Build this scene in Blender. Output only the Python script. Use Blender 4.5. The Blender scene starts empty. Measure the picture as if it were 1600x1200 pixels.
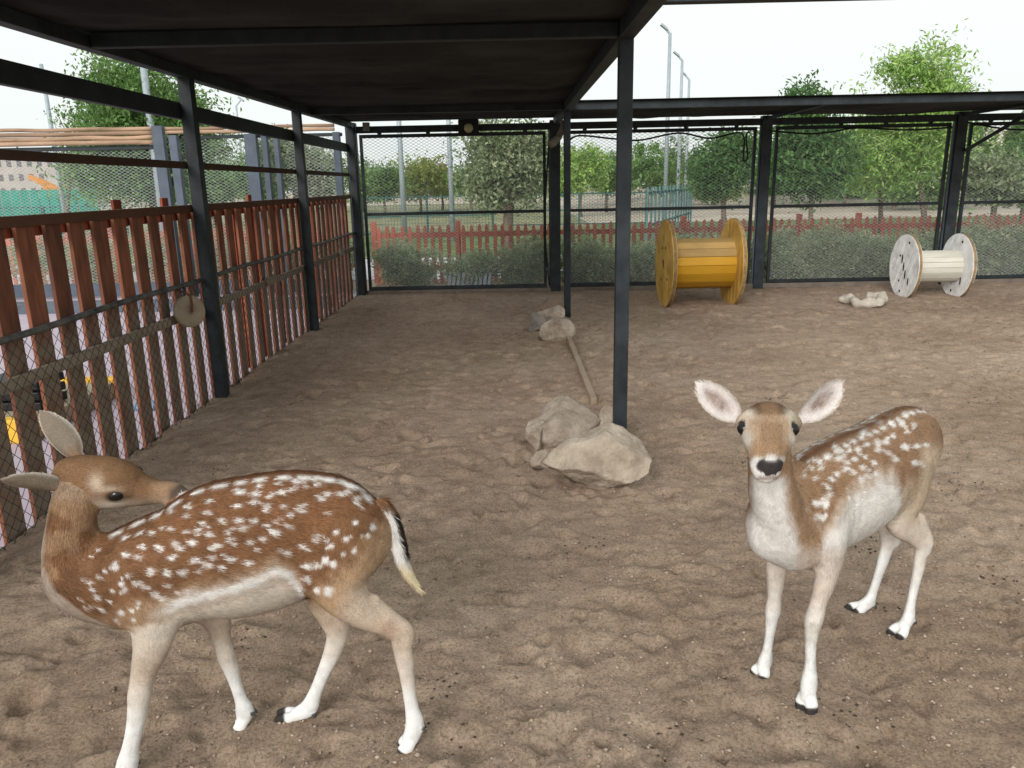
import bpy, bmesh, math, random
import numpy as np
from itertools import product
from mathutils import Vector, Matrix
from mathutils.bvhtree import BVHTree

random.seed(7); rng = np.random.default_rng(7)
scene = bpy.context.scene
col = scene.collection

# ------------------------------------------------------------------ camera
FPX = 1205.0; CAMH = 1.6
PITCH, ROLL, YAW = math.radians(14.5), math.radians(1.15), math.radians(-0.4)
cF = np.array([math.sin(YAW)*math.cos(PITCH), math.cos(YAW)*math.cos(PITCH), -math.sin(PITCH)])
_r0 = np.array([math.cos(YAW), -math.sin(YAW), 0.0]); _u0 = np.cross(_r0, cF)
cR = _r0*math.cos(ROLL) - _u0*math.sin(ROLL); cU = np.cross(cR, cF)
cC = np.array([0.0, 0.0, CAMH])
camd = bpy.data.cameras.new('camera'); cam = bpy.data.objects.new('camera', camd); col.objects.link(cam)
camd.sensor_width = 36.0; camd.lens = 36.0*FPX/1600.0; camd.clip_start = 0.05; camd.clip_end = 2000
M = Matrix.Identity(4)
for i in range(3):
    M[i][0] = cR[i]; M[i][1] = cU[i]; M[i][2] = -cF[i]; M[i][3] = cC[i]
cam.matrix_world = M
scene.camera = cam

# measuring helpers: a pixel of the photograph and a known distance give a real place
def ray(x, y): return cF + cR*(x-800)/FPX - cU*(y-600)/FPX
def P(x, y, Y): d = ray(x, y); return cC + d*(Y/d[1])
def G(x, y, z=0.0): d = ray(x, y); return cC + d*((z-CAMH)/d[2])
def proj(q):
    q = np.asarray(q, float)-cC; w = q@cF
    return np.stack([800+FPX*(q@cR)/w, 600-FPX*(q@cU)/w], -1)
def mpp(q): return float((np.asarray(q)-cC)@cF)/FPX      # metres per photo pixel at a place

# ------------------------------------------------------------------ world, sun, exposure
world = bpy.data.worlds.new('World'); scene.world = world; world.use_nodes = True
wn = world.node_tree.nodes; wl = world.node_tree.links
for n in list(wn): wn.remove(n)
SUN_EL, SUN_AZ = math.radians(26), math.radians(203)
sky = wn.new('ShaderNodeTexSky'); sky.sky_type = 'NISHITA'; sky.sun_disc = False
sky.sun_elevation = SUN_EL; sky.sun_rotation = SUN_AZ
sky.air_density = 1.0; sky.dust_density = 6.0; sky.ozone_density = 1.0
hs = wn.new('ShaderNodeHueSaturation'); hs.inputs['Saturation'].default_value = 0.22
mx = wn.new('ShaderNodeMix'); mx.data_type = 'RGBA'; mx.inputs[0].default_value = 0.80
mx.inputs[7].default_value = (8.0, 8.5, 8.3, 1)          # the even white veil of the overcast
bg = wn.new('ShaderNodeBackground'); bg.inputs[1].default_value = 0.1
wo = wn.new('ShaderNodeOutputWorld')
wl.new(sky.outputs[0], hs.inputs['Color']); wl.new(hs.outputs[0], mx.inputs[6]); wl.new(mx.outputs[2], bg.inputs[0]); wl.new(bg.outputs[0], wo.inputs[0])
sd = bpy.data.lights.new('sun', 'SUN'); sd.energy = 1.5; sd.angle = math.radians(25); sd.color = (1.0, 0.975, 0.94)
sun = bpy.data.objects.new('sun', sd); col.objects.link(sun)
_sd = Vector((math.sin(SUN_AZ)*math.cos(SUN_EL), math.cos(SUN_AZ)*math.cos(SUN_EL), math.sin(SUN_EL)))
sun.rotation_euler = _sd.to_track_quat('Z', 'Y').to_euler(); sun.location = (-6, -8, 14)
scene.view_settings.view_transform = 'Standard'; scene.view_settings.look = 'None'
scene.view_settings.exposure = 0.48; scene.view_settings.gamma = 1.0
scene.render.engine = 'CYCLES'
try:
    scene.cycles.use_denoising = True; scene.cycles.denoiser = 'OPENIMAGEDENOISE'
    scene.cycles.max_bounces = 6; scene.cycles.diffuse_bounces = 4; scene.cycles.transparent_max_bounces = 8
except Exception: pass

# ------------------------------------------------------------------ noise
def _hash(ix, iy, iz, s):
    h = (ix*374761393 + iy*668265263 + iz*2147483647 + s*974634777) & 0xffffffff
    h = ((h ^ (h >> 13))*1274126177) & 0xffffffff
    h = ((h ^ (h >> 16))*2246822519) & 0xffffffff
    return ((h ^ (h >> 15)) & 0xffffff)/float(0xffffff)
def noise3(p, s=0):
    p = np.asarray(p, float); i = np.floor(p).astype(np.int64); f = p-i; f = f*f*(3-2*f)
    r = 0
    for a, b, c in product((0, 1), repeat=3):
        w = (f[..., 0] if a else 1-f[..., 0])*(f[..., 1] if b else 1-f[..., 1])*(f[..., 2] if c else 1-f[..., 2])
        r = r + w*_hash(i[..., 0]+a, i[..., 1]+b, i[..., 2]+c, s)
    return r*2-1
def noise2(x, y, s=0):
    ix = np.floor(x).astype(np.int64); iy = np.floor(y).astype(np.int64); fx = x-ix; fy = y-iy
    fx = fx*fx*(3-2*fx); fy = fy*fy*(3-2*fy); z = np.zeros_like(ix)
    return ((_hash(ix, iy, z, s)*(1-fx)+_hash(ix+1, iy, z, s)*fx)*(1-fy)+(_hash(ix, iy+1, z, s)*(1-fx)+_hash(ix+1, iy+1, z, s)*fx)*fy)*2-1
def fbm2(x, y, o=4, s=0):
    r = 0; a = 1
    for k in range(o): r = r+a*noise2(x*2**k+k*17.3, y*2**k-k*9.1, s+k); a *= .5
    return r

# ------------------------------------------------------------------ materials
MATS = {}
def mat(name, c, rough=.85, var=.18, scale=6.0, bump=.15, bscale=40.0, metallic=0.0, c2=None, stretch=None, attr=None, transl=0.0, spec=.3, coat=0.0, mixpos=(.35, .7)):
    if name in MATS: return MATS[name]
    m = bpy.data.materials.new(name); m.use_nodes = True; nt = m.node_tree; N = nt.nodes; L = nt.links
    b = N['Principled BSDF']; b.inputs['Roughness'].default_value = rough; b.inputs['Metallic'].default_value = metallic
    b.inputs['Specular IOR Level'].default_value = spec; b.inputs['Coat Weight'].default_value = coat
    tc = N.new('ShaderNodeTexCoord'); mp = N.new('ShaderNodeMapping'); L.new(tc.outputs['Object'], mp.inputs[0])
    if stretch: mp.inputs['Scale'].default_value = stretch
    nz = N.new('ShaderNodeTexNoise'); nz.inputs['Scale'].default_value = scale; nz.inputs['Detail'].default_value = 6; nz.inputs['Roughness'].default_value = .65
    L.new(mp.outputs[0], nz.inputs['Vector'])
    rp = N.new('ShaderNodeValToRGB'); L.new(nz.outputs['Fac'], rp.inputs[0])
    c = np.array(c, float); d = np.array(c2, float) if c2 is not None else c
    e = rp.color_ramp.elements; e[0].position, e[1].position = mixpos
    e[0].color = (*np.clip(c*(1-var), 0, 1), 1); e[1].color = (*np.clip(d*(1+var), 0, 1), 1)
    colout = rp.outputs[0]
    if attr:
        at = N.new('ShaderNodeAttribute'); at.attribute_name = attr
        mm = N.new('ShaderNodeMix'); mm.data_type = 'RGBA'; mm.blend_type = 'MULTIPLY'; mm.inputs[0].default_value = 1
        L.new(at.outputs['Color'], mm.inputs[6]); L.new(colout, mm.inputs[7]); colout = mm.outputs[2]
    else:
        oi = N.new('ShaderNodeObjectInfo'); hv = N.new('ShaderNodeHueSaturation'); mr = N.new('ShaderNodeMapRange')
        mr.inputs[3].default_value = 1-var*.7; mr.inputs[4].default_value = 1+var*.7
        L.new(oi.outputs['Random'], mr.inputs[0]); L.new(mr.outputs[0], hv.inputs['Value']); L.new(colout, hv.inputs['Color']); colout = hv.outputs[0]
    L.new(colout, b.inputs['Base Color'])
    if bump:
        n2 = N.new('ShaderNodeTexNoise'); n2.inputs['Scale'].default_value = bscale; n2.inputs['Detail'].default_value = 5
        L.new(mp.outputs[0], n2.inputs['Vector'])
        bp = N.new('ShaderNodeBump'); bp.inputs['Strength'].default_value = min(1, bump*2); bp.inputs['Distance'].default_value = .01
        L.new(n2.outputs['Fac'], bp.inputs['Height']); L.new(bp.outputs[0], b.inputs['Normal'])
    if transl:
        tr = N.new('ShaderNodeBsdfTranslucent'); L.new(colout, tr.inputs[0]); ms = N.new('ShaderNodeMixShader'); ms.inputs[0].default_value = transl
        L.new(b.outputs[0], ms.inputs[1]); L.new(tr.outputs[0], ms.inputs[2]); L.new(ms.outputs[0], N['Material Output'].inputs[0])
    MATS[name] = m; return m

STEEL = mat('steel_paint', (.014, .019, .023), rough=.55, var=.3, scale=5, bump=.05, c2=(.023, .029, .034))
STEEL_BLUE = mat('blue_grey_paint', (.075, .095, .125), rough=.5, var=.2, scale=4, bump=.04)
WIRE = mat('galvanised_wire', (.40, .42, .43), rough=.5, var=.15, metallic=.1, bump=0)
DARKWIRE = mat('rusty_wire', (.035, .03, .028), rough=.7, var=.3, bump=0)
FABRIC = mat('shade_cloth', (.020, .021, .020), rough=.95, var=.3, scale=1.2, bump=.2, bscale=14, c2=(.046, .043, .038), transl=.07, mixpos=(.42, .75))
REDPAINT = mat('red_stain', (.25, .042, .022), rough=.75, var=.25, scale=5, bump=.12, stretch=(1, 1, .25), c2=(.31, .07, .035))
REDFAR = mat('red_picket_paint', (.50, .15, .10), rough=.8, var=.2, scale=4, bump=.05)
GREYWOOD = mat('weathered_wood', (.26, .21, .16), rough=.9, var=.25, scale=6, bump=.25, stretch=(1, .2, 1))
POLEWOOD = mat('bark_pole', (.33, .22, .145), rough=.9, var=.35, scale=7, bump=.3, stretch=(.2, 1, 1))
ROCK = mat('limestone', (.31, .24, .18), rough=.95, var=.2, scale=6, bump=.8, bscale=45, c2=(.44, .375, .305))
ROCKD = mat('dark_stone', (.24, .21, .18), rough=.95, var=.25, scale=5, bump=.4, bscale=28)
YELLOW = mat('yellow_paint', (.52, .29, .05), rough=.55, var=.2, scale=3.5, bump=.15, c2=(.64, .40, .10), stretch=(.5, 1, 1))
YELLOWB = mat('deep_yellow_paint', (.50, .26, .018), rough=.5, var=.14, scale=3, bump=.1, stretch=(.3, 1, 1))
TANWOOD = mat('worn_yellow_wood', (.42, .27, .10), rough=.7, var=.2, scale=5, bump=.15, stretch=(.3, 1, 1))
WHITEWOOD = mat('white_worn_paint', (.60, .58, .55), rough=.8, var=.12, scale=6, bump=.35, c2=(.80, .80, .80), mixpos=(.25, .55), stretch=(1, 1, 1))
CREAMWOOD = mat('cream_worn_paint', (.60, .57, .49), rough=.8, var=.15, scale=5, bump=.2, stretch=(.2, 1, 1))
RIMWOOD = mat('bare_rim_wood', (.27, .18, .09), rough=.9, var=.35, scale=14, bump=.3)
HOLE = mat('dark_hole', (.006, .005, .004), rough=.95, var=.1, bump=0)
SACK = mat('white_sack', (.44, .39, .33), rough=.85, var=.2, scale=9, bump=.4, bscale=24)
PAVING = mat('lilac_paving', (.46, .39, .45), rough=.85, var=.06, scale=2, bump=.05)
KERB = mat('kerb_paint', (.10, .115, .14), rough=.7, var=.2, bump=.1)
LAWN = mat('lawn', (.085, .15, .04), rough=1, var=.3, scale=1.5, bump=.4, bscale=30, c2=(.15, .20, .07))
EARTH = mat('dry_earth', (.36, .30, .23), rough=1, var=.2, scale=.25, bump=.2, bscale=6, c2=(.44, .38, .31))
PATH = mat('pale_path', (.56, .55, .58), rough=.9, var=.06, scale=.8, bump=.05)
GALV = mat('galvanised_pole', (.36, .41, .44), rough=.5, var=.1, metallic=.1, bump=.02)
TEAL = mat('teal_green_paint', (.035, .12, .115), rough=.6, var=.2, bump=.03)
HOARD = mat('green_hoarding', (.03, .27, .20), rough=.8, var=.12, scale=1, bump=.05)
CONC = mat('pale_concrete', (.46, .42, .38), rough=.9, var=.12, scale=.4, bump=.1)
CONCD = mat('dull_opening', (.16, .15, .16), rough=.9, var=.2, bump=0)
ORANGE = mat('orange_paint', (.62, .24, .03), rough=.6, var=.1, bump=0)
BLACKP = mat('black_plastic', (.012, .012, .013), rough=.5, var=.2, bump=.03)
BEIGEP = mat('beige_plastic', (.42, .36, .25), rough=.6, var=.12, bump=.05)
LAMPGL = mat('lamp_glass', (.46, .46, .24), rough=.25, var=.1, bump=0, spec=.5)
YTRIM = mat('yellow_trim', (.72, .42, .05), rough=.6, var=.08, bump=0)
BARK = mat('tree_bark', (.19, .145, .105), rough=.95, var=.3, scale=9, bump=.4, stretch=(1, 1, .25))
LEAF = mat('leaves', (.9, .9, .9), rough=.65, var=.12, scale=3, bump=0, attr='tint', transl=.38)
PEBBLE = mat('pebble', (.38, .295, .23), rough=.9, var=.3, scale=12, bump=.1, attr='tint')
BLUEP = mat('blue_plastic', (.20, .30, .42), rough=.5, var=.1, bump=0)

# ------------------------------------------------------------------ mesh helpers
def smooth(me, flag=True): me.polygons.foreach_set('use_smooth', np.full(len(me.polygons), flag, bool))
class MB:
    def __init__(s): s.v = []; s.f = []; s.n = 0
    def add(s, v, f):
        s.v.extend([tuple(map(float, q)) for q in v]); s.f.extend([tuple(i+s.n for i in q) for q in f]); s.n = len(s.v)
    def box(s, lo, hi, bev=0.0):
        x0, y0, z0 = lo; x1, y1, z1 = hi
        s.add([(x0,y0,z0),(x1,y0,z0),(x1,y1,z0),(x0,y1,z0),(x0,y0,z1),(x1,y0,z1),(x1,y1,z1),(x0,y1,z1)],
              [(0,3,2,1),(4,5,6,7),(0,1,5,4),(1,2,6,5),(2,3,7,6),(3,0,4,7)])
    def bar(s, a, b, w, h, up=(0,0,1)):
        a = np.array(a, float); b = np.array(b, float); t = b-a; t /= np.linalg.norm(t); u = np.array(up, float)
        l = np.cross(t, u); l /= np.linalg.norm(l); u = np.cross(l, t)
        q = [(-1,-1),(1,-1),(1,1),(-1,1)]
        s.add([a+l*i*w/2+u*j*h/2 for i, j in q]+[b+l*i*w/2+u*j*h/2 for i, j in q],
              [(3,2,1,0),(4,5,6,7),(0,1,5,4),(1,2,6,5),(2,3,7,6),(3,0,4,7)])
    def tube(s, pts, rad, n=8, cap=True):
        pts = [np.array(p, float) for p in pts]; m = len(pts)
        if np.isscalar(rad): rad = [rad]*m
        V = []
        ref = np.array([0.13, 0.31, 0.94])
        for i in range(m):
            t = pts[min(i+1, m-1)]-pts[max(i-1, 0)]; t = t/(np.linalg.norm(t)+1e-9)
            if abs(t@ref) > .95: r2 = np.array([1.0, .2, 0])
            else: r2 = ref
            a = np.cross(t, r2); a /= np.linalg.norm(a); b = np.cross(t, a)
            for k in range(n):
                th = 2*math.pi*k/n; V.append(pts[i]+rad[i]*(a*math.cos(th)+b*math.sin(th)))
        Fs = []
        for i in range(m-1):
            for k in range(n): Fs.append((i*n+k, i*n+(k+1) % n, (i+1)*n+(k+1) % n, (i+1)*n+k))
        if cap: Fs.append(tuple(range(n-1, -1, -1))); Fs.append(tuple(range((m-1)*n, m*n)))
        s.add(V, Fs)
    def prism(s, poly, origin, ax, ay, az, t):
        """polygon in the (ax, ay) plane at origin, thickness t along az (centred)"""
        o = np.array(origin, float); ax, ay, az = map(lambda q: np.array(q, float), (ax, ay, az)); n = len(poly)
        V = [o+ax*p[0]+ay*p[1]-az*t/2 for p in poly]+[o+ax*p[0]+ay*p[1]+az*t/2 for p in poly]
        s.add(V, [tuple(range(n-1, -1, -1)), tuple(range(n, 2*n))]+[(i, (i+1) % n, n+(i+1) % n, n+i) for i in range(n)])
    def build(s, name, m, parent=None, sm=False, bevel=0.0):
        me = bpy.data.meshes.new(name); me.from_pydata(s.v, [], s.f); me.validate(); me.update()
        if sm: smooth(me)
        return link(name, me, m, parent, bevel)
def link(name, me, m, parent=None, bevel=0.0):
    o = bpy.data.objects.new(name, me); col.objects.link(o)
    if m is not None and len(me.materials) == 0: me.materials.append(m)
    if parent is not None:
        o.parent = parent; o.matrix_parent_inverse = Matrix.Translation(-parent.location)
    if bevel:
        b = o.modifiers.new('bevel', 'BEVEL'); b.width = bevel; b.segments = 2; b.limit_method = 'ANGLE'
    return o
def quick(v, f, name):
    """big mesh from numpy arrays; f is (n, 3) or (n, 4)"""
    me = bpy.data.meshes.new(name); v = np.asarray(v, np.float32); f = np.asarray(f, np.int32); k = f.shape[1]
    me.vertices.add(len(v)); me.vertices.foreach_set('co', v.ravel())
    me.loops.add(f.size); me.loops.foreach_set('vertex_index', f.ravel())
    me.polygons.add(len(f)); me.polygons.foreach_set('loop_start', np.arange(0, f.size, k, dtype=np.int32)); me.polygons.foreach_set('loop_total', np.full(len(f), k, np.int32))
    me.update(calc_edges=True); return me
def vcol(me, name, c):
    a = me.color_attributes.new(name, 'FLOAT_COLOR', 'POINT'); c = np.asarray(c, np.float32)
    if c.shape[1] == 3: c = np.concatenate([c, np.ones((len(c), 1), np.float32)], 1)
    a.data.foreach_set('color', c.ravel())
def tag(o, label=None, cat=None, group=None, kind=None):
    if label: o['label'] = label
    if cat: o['category'] = cat
    if group: o['group'] = group
    if kind: o['kind'] = kind
    return o
def thing(name, loc, label, cat, group=None):
    o = bpy.data.objects.new(name, None); col.objects.link(o); o.location = Vector([float(q) for q in loc]); o.empty_display_size = .1
    return tag(o, label, cat, group)
def bx(name, lo, hi, m, parent=None, bevel=0.004):
    q = MB(); q.box(lo, hi); return q.build(name, m, parent, bevel=bevel)
def br(name, a, b, w, h, m, parent=None, up=(0,0,1), bevel=0.004):
    q = MB(); q.bar(a, b, w, h, up); return q.build(name, m, parent, bevel=bevel)
def tb(name, pts, r, m, parent=None, n=8):
    q = MB(); q.tube(pts, r, n); return q.build(name, m, parent, sm=True)

# ================================================================== SETTING
# ---- the pen's trampled sand: a height field
XW, YB, XR = -2.42, 11.9, 9.6
_pn = 4600
_px = rng.uniform(XW, XR, _pn); _py = 1.0+(YB-1.0)*rng.random(_pn)**1.25
_pa = rng.uniform(0, math.pi, _pn); _ps = .022+.055*rng.random(_pn)**2; _pd = rng.uniform(.004, .020, _pn)
def base_height(x, y):
    x = np.asarray(x, float); y = np.asarray(y, float)
    h = .012*fbm2(x*1.1, y*1.1, 3, 11)+.006*fbm2(x*5+3, y*5, 3, 23)
    r = fbm2(x*11+1.7, y*15, 3, 31); h += .0055*r
    h += .0022*np.maximum(0, 1-np.abs(fbm2(x*6.5, y*9, 3, 47))*2.2)
    h += .0034*fbm2(x*30, y*36, 2, 61)
    h += .006*np.minimum(0, fbm2(x*2.1+9, y*2.6, 4, 71)+.10)
    return h
def sand_h(x, y):
    x = np.atleast_1d(np.asarray(x, float)); y = np.atleast_1d(np.asarray(y, float)); h = base_height(x, y)
    for i in range(_pn):
        if abs(x[0]-_px[i]) > .4 or abs(y[0]-_py[i]) > .4: continue
        h = h+pit(x, y, i)
    return float(np.clip(h, -.045, .06)[0])
def pit(x, y, i):
    dx = x-_px[i]; dy = y-_py[i]; c, s = math.cos(_pa[i]), math.sin(_pa[i])
    u = (dx*c+dy*s)/(_ps[i]*1.5); v = (-dx*s+dy*c)/_ps[i]; r2 = u*u+v*v
    return -_pd[i]*np.exp(-r2*1.6)*1.5+_pd[i]*.75*np.exp(-(np.sqrt(r2)-1.35)**2*5.5)*(.5+.5*np.sin(u*2.1+v*3.3+i))
xs = np.arange(XW, XR+.001, .0145)
ysl = [-.6]
while ysl[-1] < YB: ysl.append(ysl[-1]+(.05 if ysl[-1] < .9 else min(.034, .0095+.0021*max(0, ysl[-1]-1))))
ys = np.array(ysl); ys[-1] = YB
GX, GY = np.meshgrid(xs, ys, indexing='ij'); GZ = base_height(GX, GY)
for i in range(_pn):
    R = _ps[i]*4
    a, b = np.searchsorted(xs, (_px[i]-R, _px[i]+R)); c, d = np.searchsorted(ys, (_py[i]-R, _py[i]+R))
    if b > a and d > c: GZ[a:b, c:d] += pit(GX[a:b, c:d], GY[a:b, c:d], i)
GZ = np.clip(GZ, -.055, .06)
HOOVES = [G(*p)[:2] for p in ((190, 1222), (376, 1134), (634, 1166), (438, 1120), (1186, 1054), (1260, 1108), (1332, 954), (1400, 991))]
for hx_, hy_ in HOOVES:                      # the sand bulges round each hoof that presses into it
    dd = np.hypot(GX-hx_, GY-hy_); w = np.exp(-(dd/.085)**2); GZ = GZ*(1-w)+(.012-.012*np.exp(-(dd/.022)**2))*w
nx, ny = GX.shape; idx = np.arange(nx*ny).reshape(nx, ny)
fq = np.stack([idx[:-1, :-1], idx[1:, :-1], idx[1:, 1:], idx[:-1, 1:]], -1).reshape(-1, 4)
me = quick(np.stack([GX, GY, GZ], -1).reshape(-1, 3), fq, 'sand'); smooth(me)
def sand_material():
    m = bpy.data.materials.new('trampled_sand'); m.use_nodes = True; nt = m.node_tree; N = nt.nodes; L = nt.links; b = N['Principled BSDF']
    b.inputs['Roughness'].default_value = .97; b.inputs['Specular IOR Level'].default_value = .12
    tc = N.new('ShaderNodeTexCoord')
    def nz(sc, det=6, rough=.6):
        n = N.new('ShaderNodeTexNoise'); n.inputs['Scale'].default_value = sc; n.inputs['Detail'].default_value = det; n.inputs['Roughness'].default_value = rough
        L.new(tc.outputs['Object'], n.inputs['Vector']); return n
    def ramp(src, p0, c0, p1, c1):
        r = N.new('ShaderNodeValToRGB'); e = r.color_ramp.elements; e[0].position, e[1].position = p0, p1; e[0].color = (*c0, 1); e[1].color = (*c1, 1); L.new(src, r.inputs[0]); return r
    def mul(a, bb, f=1.0):
        q = N.new('ShaderNodeMix'); q.data_type = 'RGBA'; q.blend_type = 'MULTIPLY'; q.inputs[0].default_value = f; L.new(a, q.inputs[6]); L.new(bb, q.inputs[7]); return q.outputs[2]
    big = ramp(nz(.7, 4).outputs[0], .35, (.320, .236, .174), .68, (.435, .338, .262))
    med = ramp(nz(7, 6, .7).outputs[0], .30, (.70, .67, .64), .58, (1.06, 1.05, 1.04))
    fin = ramp(nz(95, 5, .8).outputs[0], .38, (.47, .43, .40), .56, (1.12, 1.11, 1.10))
    c = mul(mul(big.outputs[0], med.outputs[0]), fin.outputs[0], .75)
    vo = N.new('ShaderNodeTexVoronoi'); vo.inputs['Scale'].default_value = 42; L.new(tc.outputs['Object'], vo.inputs['Vector'])
    sp = ramp(vo.outputs['Distance'], .06, (.34, .29, .25), .20, (1, 1, 1))      # droppings and dark crumbs
    msk = ramp(nz(5.5, 5, .7).outputs[0], .50, (0, 0, 0), .60, (1, 1, 1))
    q = N.new('ShaderNodeMix'); q.data_type = 'RGBA'; q.blend_type = 'MULTIPLY'; L.new(msk.outputs[0], q.inputs[0]); L.new(c, q.inputs[6]); L.new(sp.outputs[0], q.inputs[7])
    L.new(q.outputs[2], b.inputs['Base Color'])
    n3 = nz(70, 9, .78); bp = N.new('ShaderNodeBump'); bp.inputs['Strength'].default_value = .85; bp.inputs['Distance'].default_value = .012
    L.new(n3.outputs[0], bp.inputs['Height']); L.new(bp.outputs[0], b.inputs['Normal']); return m
SAND = sand_material()
tag(link('sand', me, SAND), kind='structure')

# crumbs, clods and small stones lying on the sand: nobody could count them
ico = bmesh.new(); bmesh.ops.create_icosphere(ico, subdivisions=1, radius=1)
ico.free(); IV = np.array([(1, 0, 0), (0, 1, 0), (-1, 0, 0), (0, -1, 0), (0, 0, 1), (0, 0, -1.)]); IF = np.array([(0, 1, 4), (1, 2, 4), (2, 3, 4), (3, 0, 4), (1, 0, 5), (2, 1, 5), (3, 2, 5), (0, 3, 5)])
def scatter_crumbs(name, n, smin, smax, tints, m, label, ymax=10.5):
    y = 1.1+(ymax-1.1)*rng.random(n)**1.7; x = rng.uniform(-1, 1, n)*y*.75+.2; ok = (x > XW+.1) & (x < XR-.3); x, y = x[ok], y[ok]; n = len(x)
    i = np.clip(np.searchsorted(xs, x), 0, nx-1); j = np.clip(np.searchsorted(ys, y), 0, ny-1); z = GZ[i, j]
    s = smin+(smax-smin)*rng.random(n)**4; sc = s[:, None]*rng.uniform(.6, 1.2, (n, 3)); sc[:, 2] *= .6
    V = IV[None]*sc[:, None, :]*rng.uniform(.6, 1.3, (n, len(IV), 1))+np.stack([x, y, z+s*.22], -1)[:, None, :]
    Fc = (IF[None]+(np.arange(n)*len(IV))[:, None, None]).reshape(-1, 3)
    me = quick(V.reshape(-1, 3), Fc, name); smooth(me)
    t = np.array(tints)[rng.integers(0, len(tints), n)]*rng.uniform(.8, 1.2, (n, 1)); vcol(me, 'tint', np.repeat(t, len(IV), 0))
    tag(link(name, me, m), label, 'ground litter', kind='stuff')
scatter_crumbs('sand_clods', 34000, .0022, .0105, [(.95, .95, .95), (.8, .78, .76), (1.05, 1.05, 1.05), (.50, .46, .43)], PEBBLE, 'loose brown clods and droppings strewn over the trampled sand')
scatter_crumbs('pale_pebbles', 240, .003, .010, [(1.35, 1.35, 1.35), (1.1, 1.05, 1.0), (1.5, 1.5, 1.5)], PEBBLE, 'tiny pale pebbles scattered over the trampled sand')

# droppings lie in little clusters
_nc = 46; _cy = 1.3+8*rng.random(_nc)**1.5; _cx = rng.uniform(-.8, .95, _nc)*_cy*.7+.3; _k = np.repeat(np.arange(_nc), 12)
x = _cx[_k]+rng.normal(size=len(_k))*.06; y = _cy[_k]+rng.normal(size=len(_k))*.06; ok = (x > XW+.1) & (x < XR-.3); x, y = x[ok], y[ok]
z = GZ[np.clip(np.searchsorted(xs, x), 0, nx-1), np.clip(np.searchsorted(ys, y), 0, ny-1)]; sc = np.stack([rng.uniform(.004, .008, len(x)), rng.uniform(.004, .008, len(x)), np.full(len(x), .0045)], -1)
V = IV[None]*sc[:, None, :]+np.stack([x, y, z+.002], -1)[:, None, :]; me = quick(V.reshape(-1, 3), (IF[None]+(np.arange(len(x))*len(IV))[:, None, None]).reshape(-1, 3), 'deer_droppings'); smooth(me)
tag(link('deer_droppings', me, mat('dark_pellet', (.045, .033, .024), rough=.8, var=.2, bump=0)), 'small dark deer droppings scattered in clusters over the sand', 'droppings', kind='stuff')

def sheet(name, x0, x1, y0, y1, z, m):
    q = MB(); q.add([(x0, y0, z), (x1, y0, z), (x1, y1, z), (x0, y1, z)], [(0, 1, 2, 3)]); return tag(q.build(name, m), kind='structure')
sheet('ground', -250, 250, -60, 330, -.060, EARTH)
sheet('paving', -14, XW-.06, -2, 12.6, -.035, PAVING)
sheet('path', -60, 60, 14.2, 18.5, -.050, PATH)
sheet('lawn', -60, 3.2, 18.5, 30, -.054, LAWN)
sheet('dry_grass', -60, 3.2, 30, 75, -.056, mat('dry_grass', (.20, .21, .10), rough=1, var=.3, scale=.6, bump=.4, bscale=8, c2=(.27, .25, .14)))
sheet('grass_strip', 3.2, 60, 18.5, 33, -.052, LAWN)
sheet('planting_bed', XW, 20, YB+.06, 14.2, -.050, mat('bed_soil', (.20, .15, .10), rough=1, var=.25, scale=4, bump=.4))
# low sandy mounds and rough ground beyond the lawn
hx = np.linspace(-60, 120, 150); hy = np.linspace(37, 110, 60); HX, HY = np.meshgrid(hx, hy, indexing='ij')
HZ = -.2-.6*np.clip((9-HX)/8, 0, 1)+np.clip((HY-37)/14, 0, 1)*np.clip((HX-2)/9, 0, 1)*(.75+.55*fbm2(HX*.06+4, HY*.08, 3, 5))+.02*fbm2(HX*.5, HY*.5, 2, 8)
i2 = np.arange(HX.size).reshape(HX.shape)
me = quick(np.stack([HX, HY, HZ], -1).reshape(-1, 3), np.stack([i2[:-1, :-1], i2[1:, :-1], i2[1:, 1:], i2[:-1, 1:]], -1).reshape(-1, 4), 'hills'); smooth(me)
tag(link('hills', me, EARTH), kind='structure')

# ================================================================== SHELTER
def roofz(y): return 2.47+(y-4.7)*.010
shelter = thing('shade_shelter', (-.9, 7, 0), 'black steel framed lean-to shelter with a dark sagging cloth roof', 'shelter')
XP = .636
for (x, y) in ((XP, 4.61), (XP, 9.46)):
    bx('post', (x-.04, y-.04, -.05), (x+.04, y+.04, roofz(y)-.10), STEEL, shelter)
for y in (3.0, 5.95, 8.9, 11.80):
    bx('post', (-2.405, y-.045, -.05), (-2.315, y+.045, roofz(y)-.09), STEEL, shelter)
br('side_beam', (XP, 3.2, roofz(3.2)-.06), (XP, 11.84, roofz(11.84)-.06), .085, .09, STEEL, shelter)
br('side_beam', (-2.36, 2.9, roofz(2.9)-.06), (-2.36, 11.84, roofz(11.84)-.06), .085, .07, STEEL, shelter)
for y in (3.24, 4.61, 9.46):
    br('cross_beam', (-2.315, y, roofz(y)-.055), (XP-.045, y, roofz(y)-.055), .07, .075, STEEL, shelter)
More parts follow.
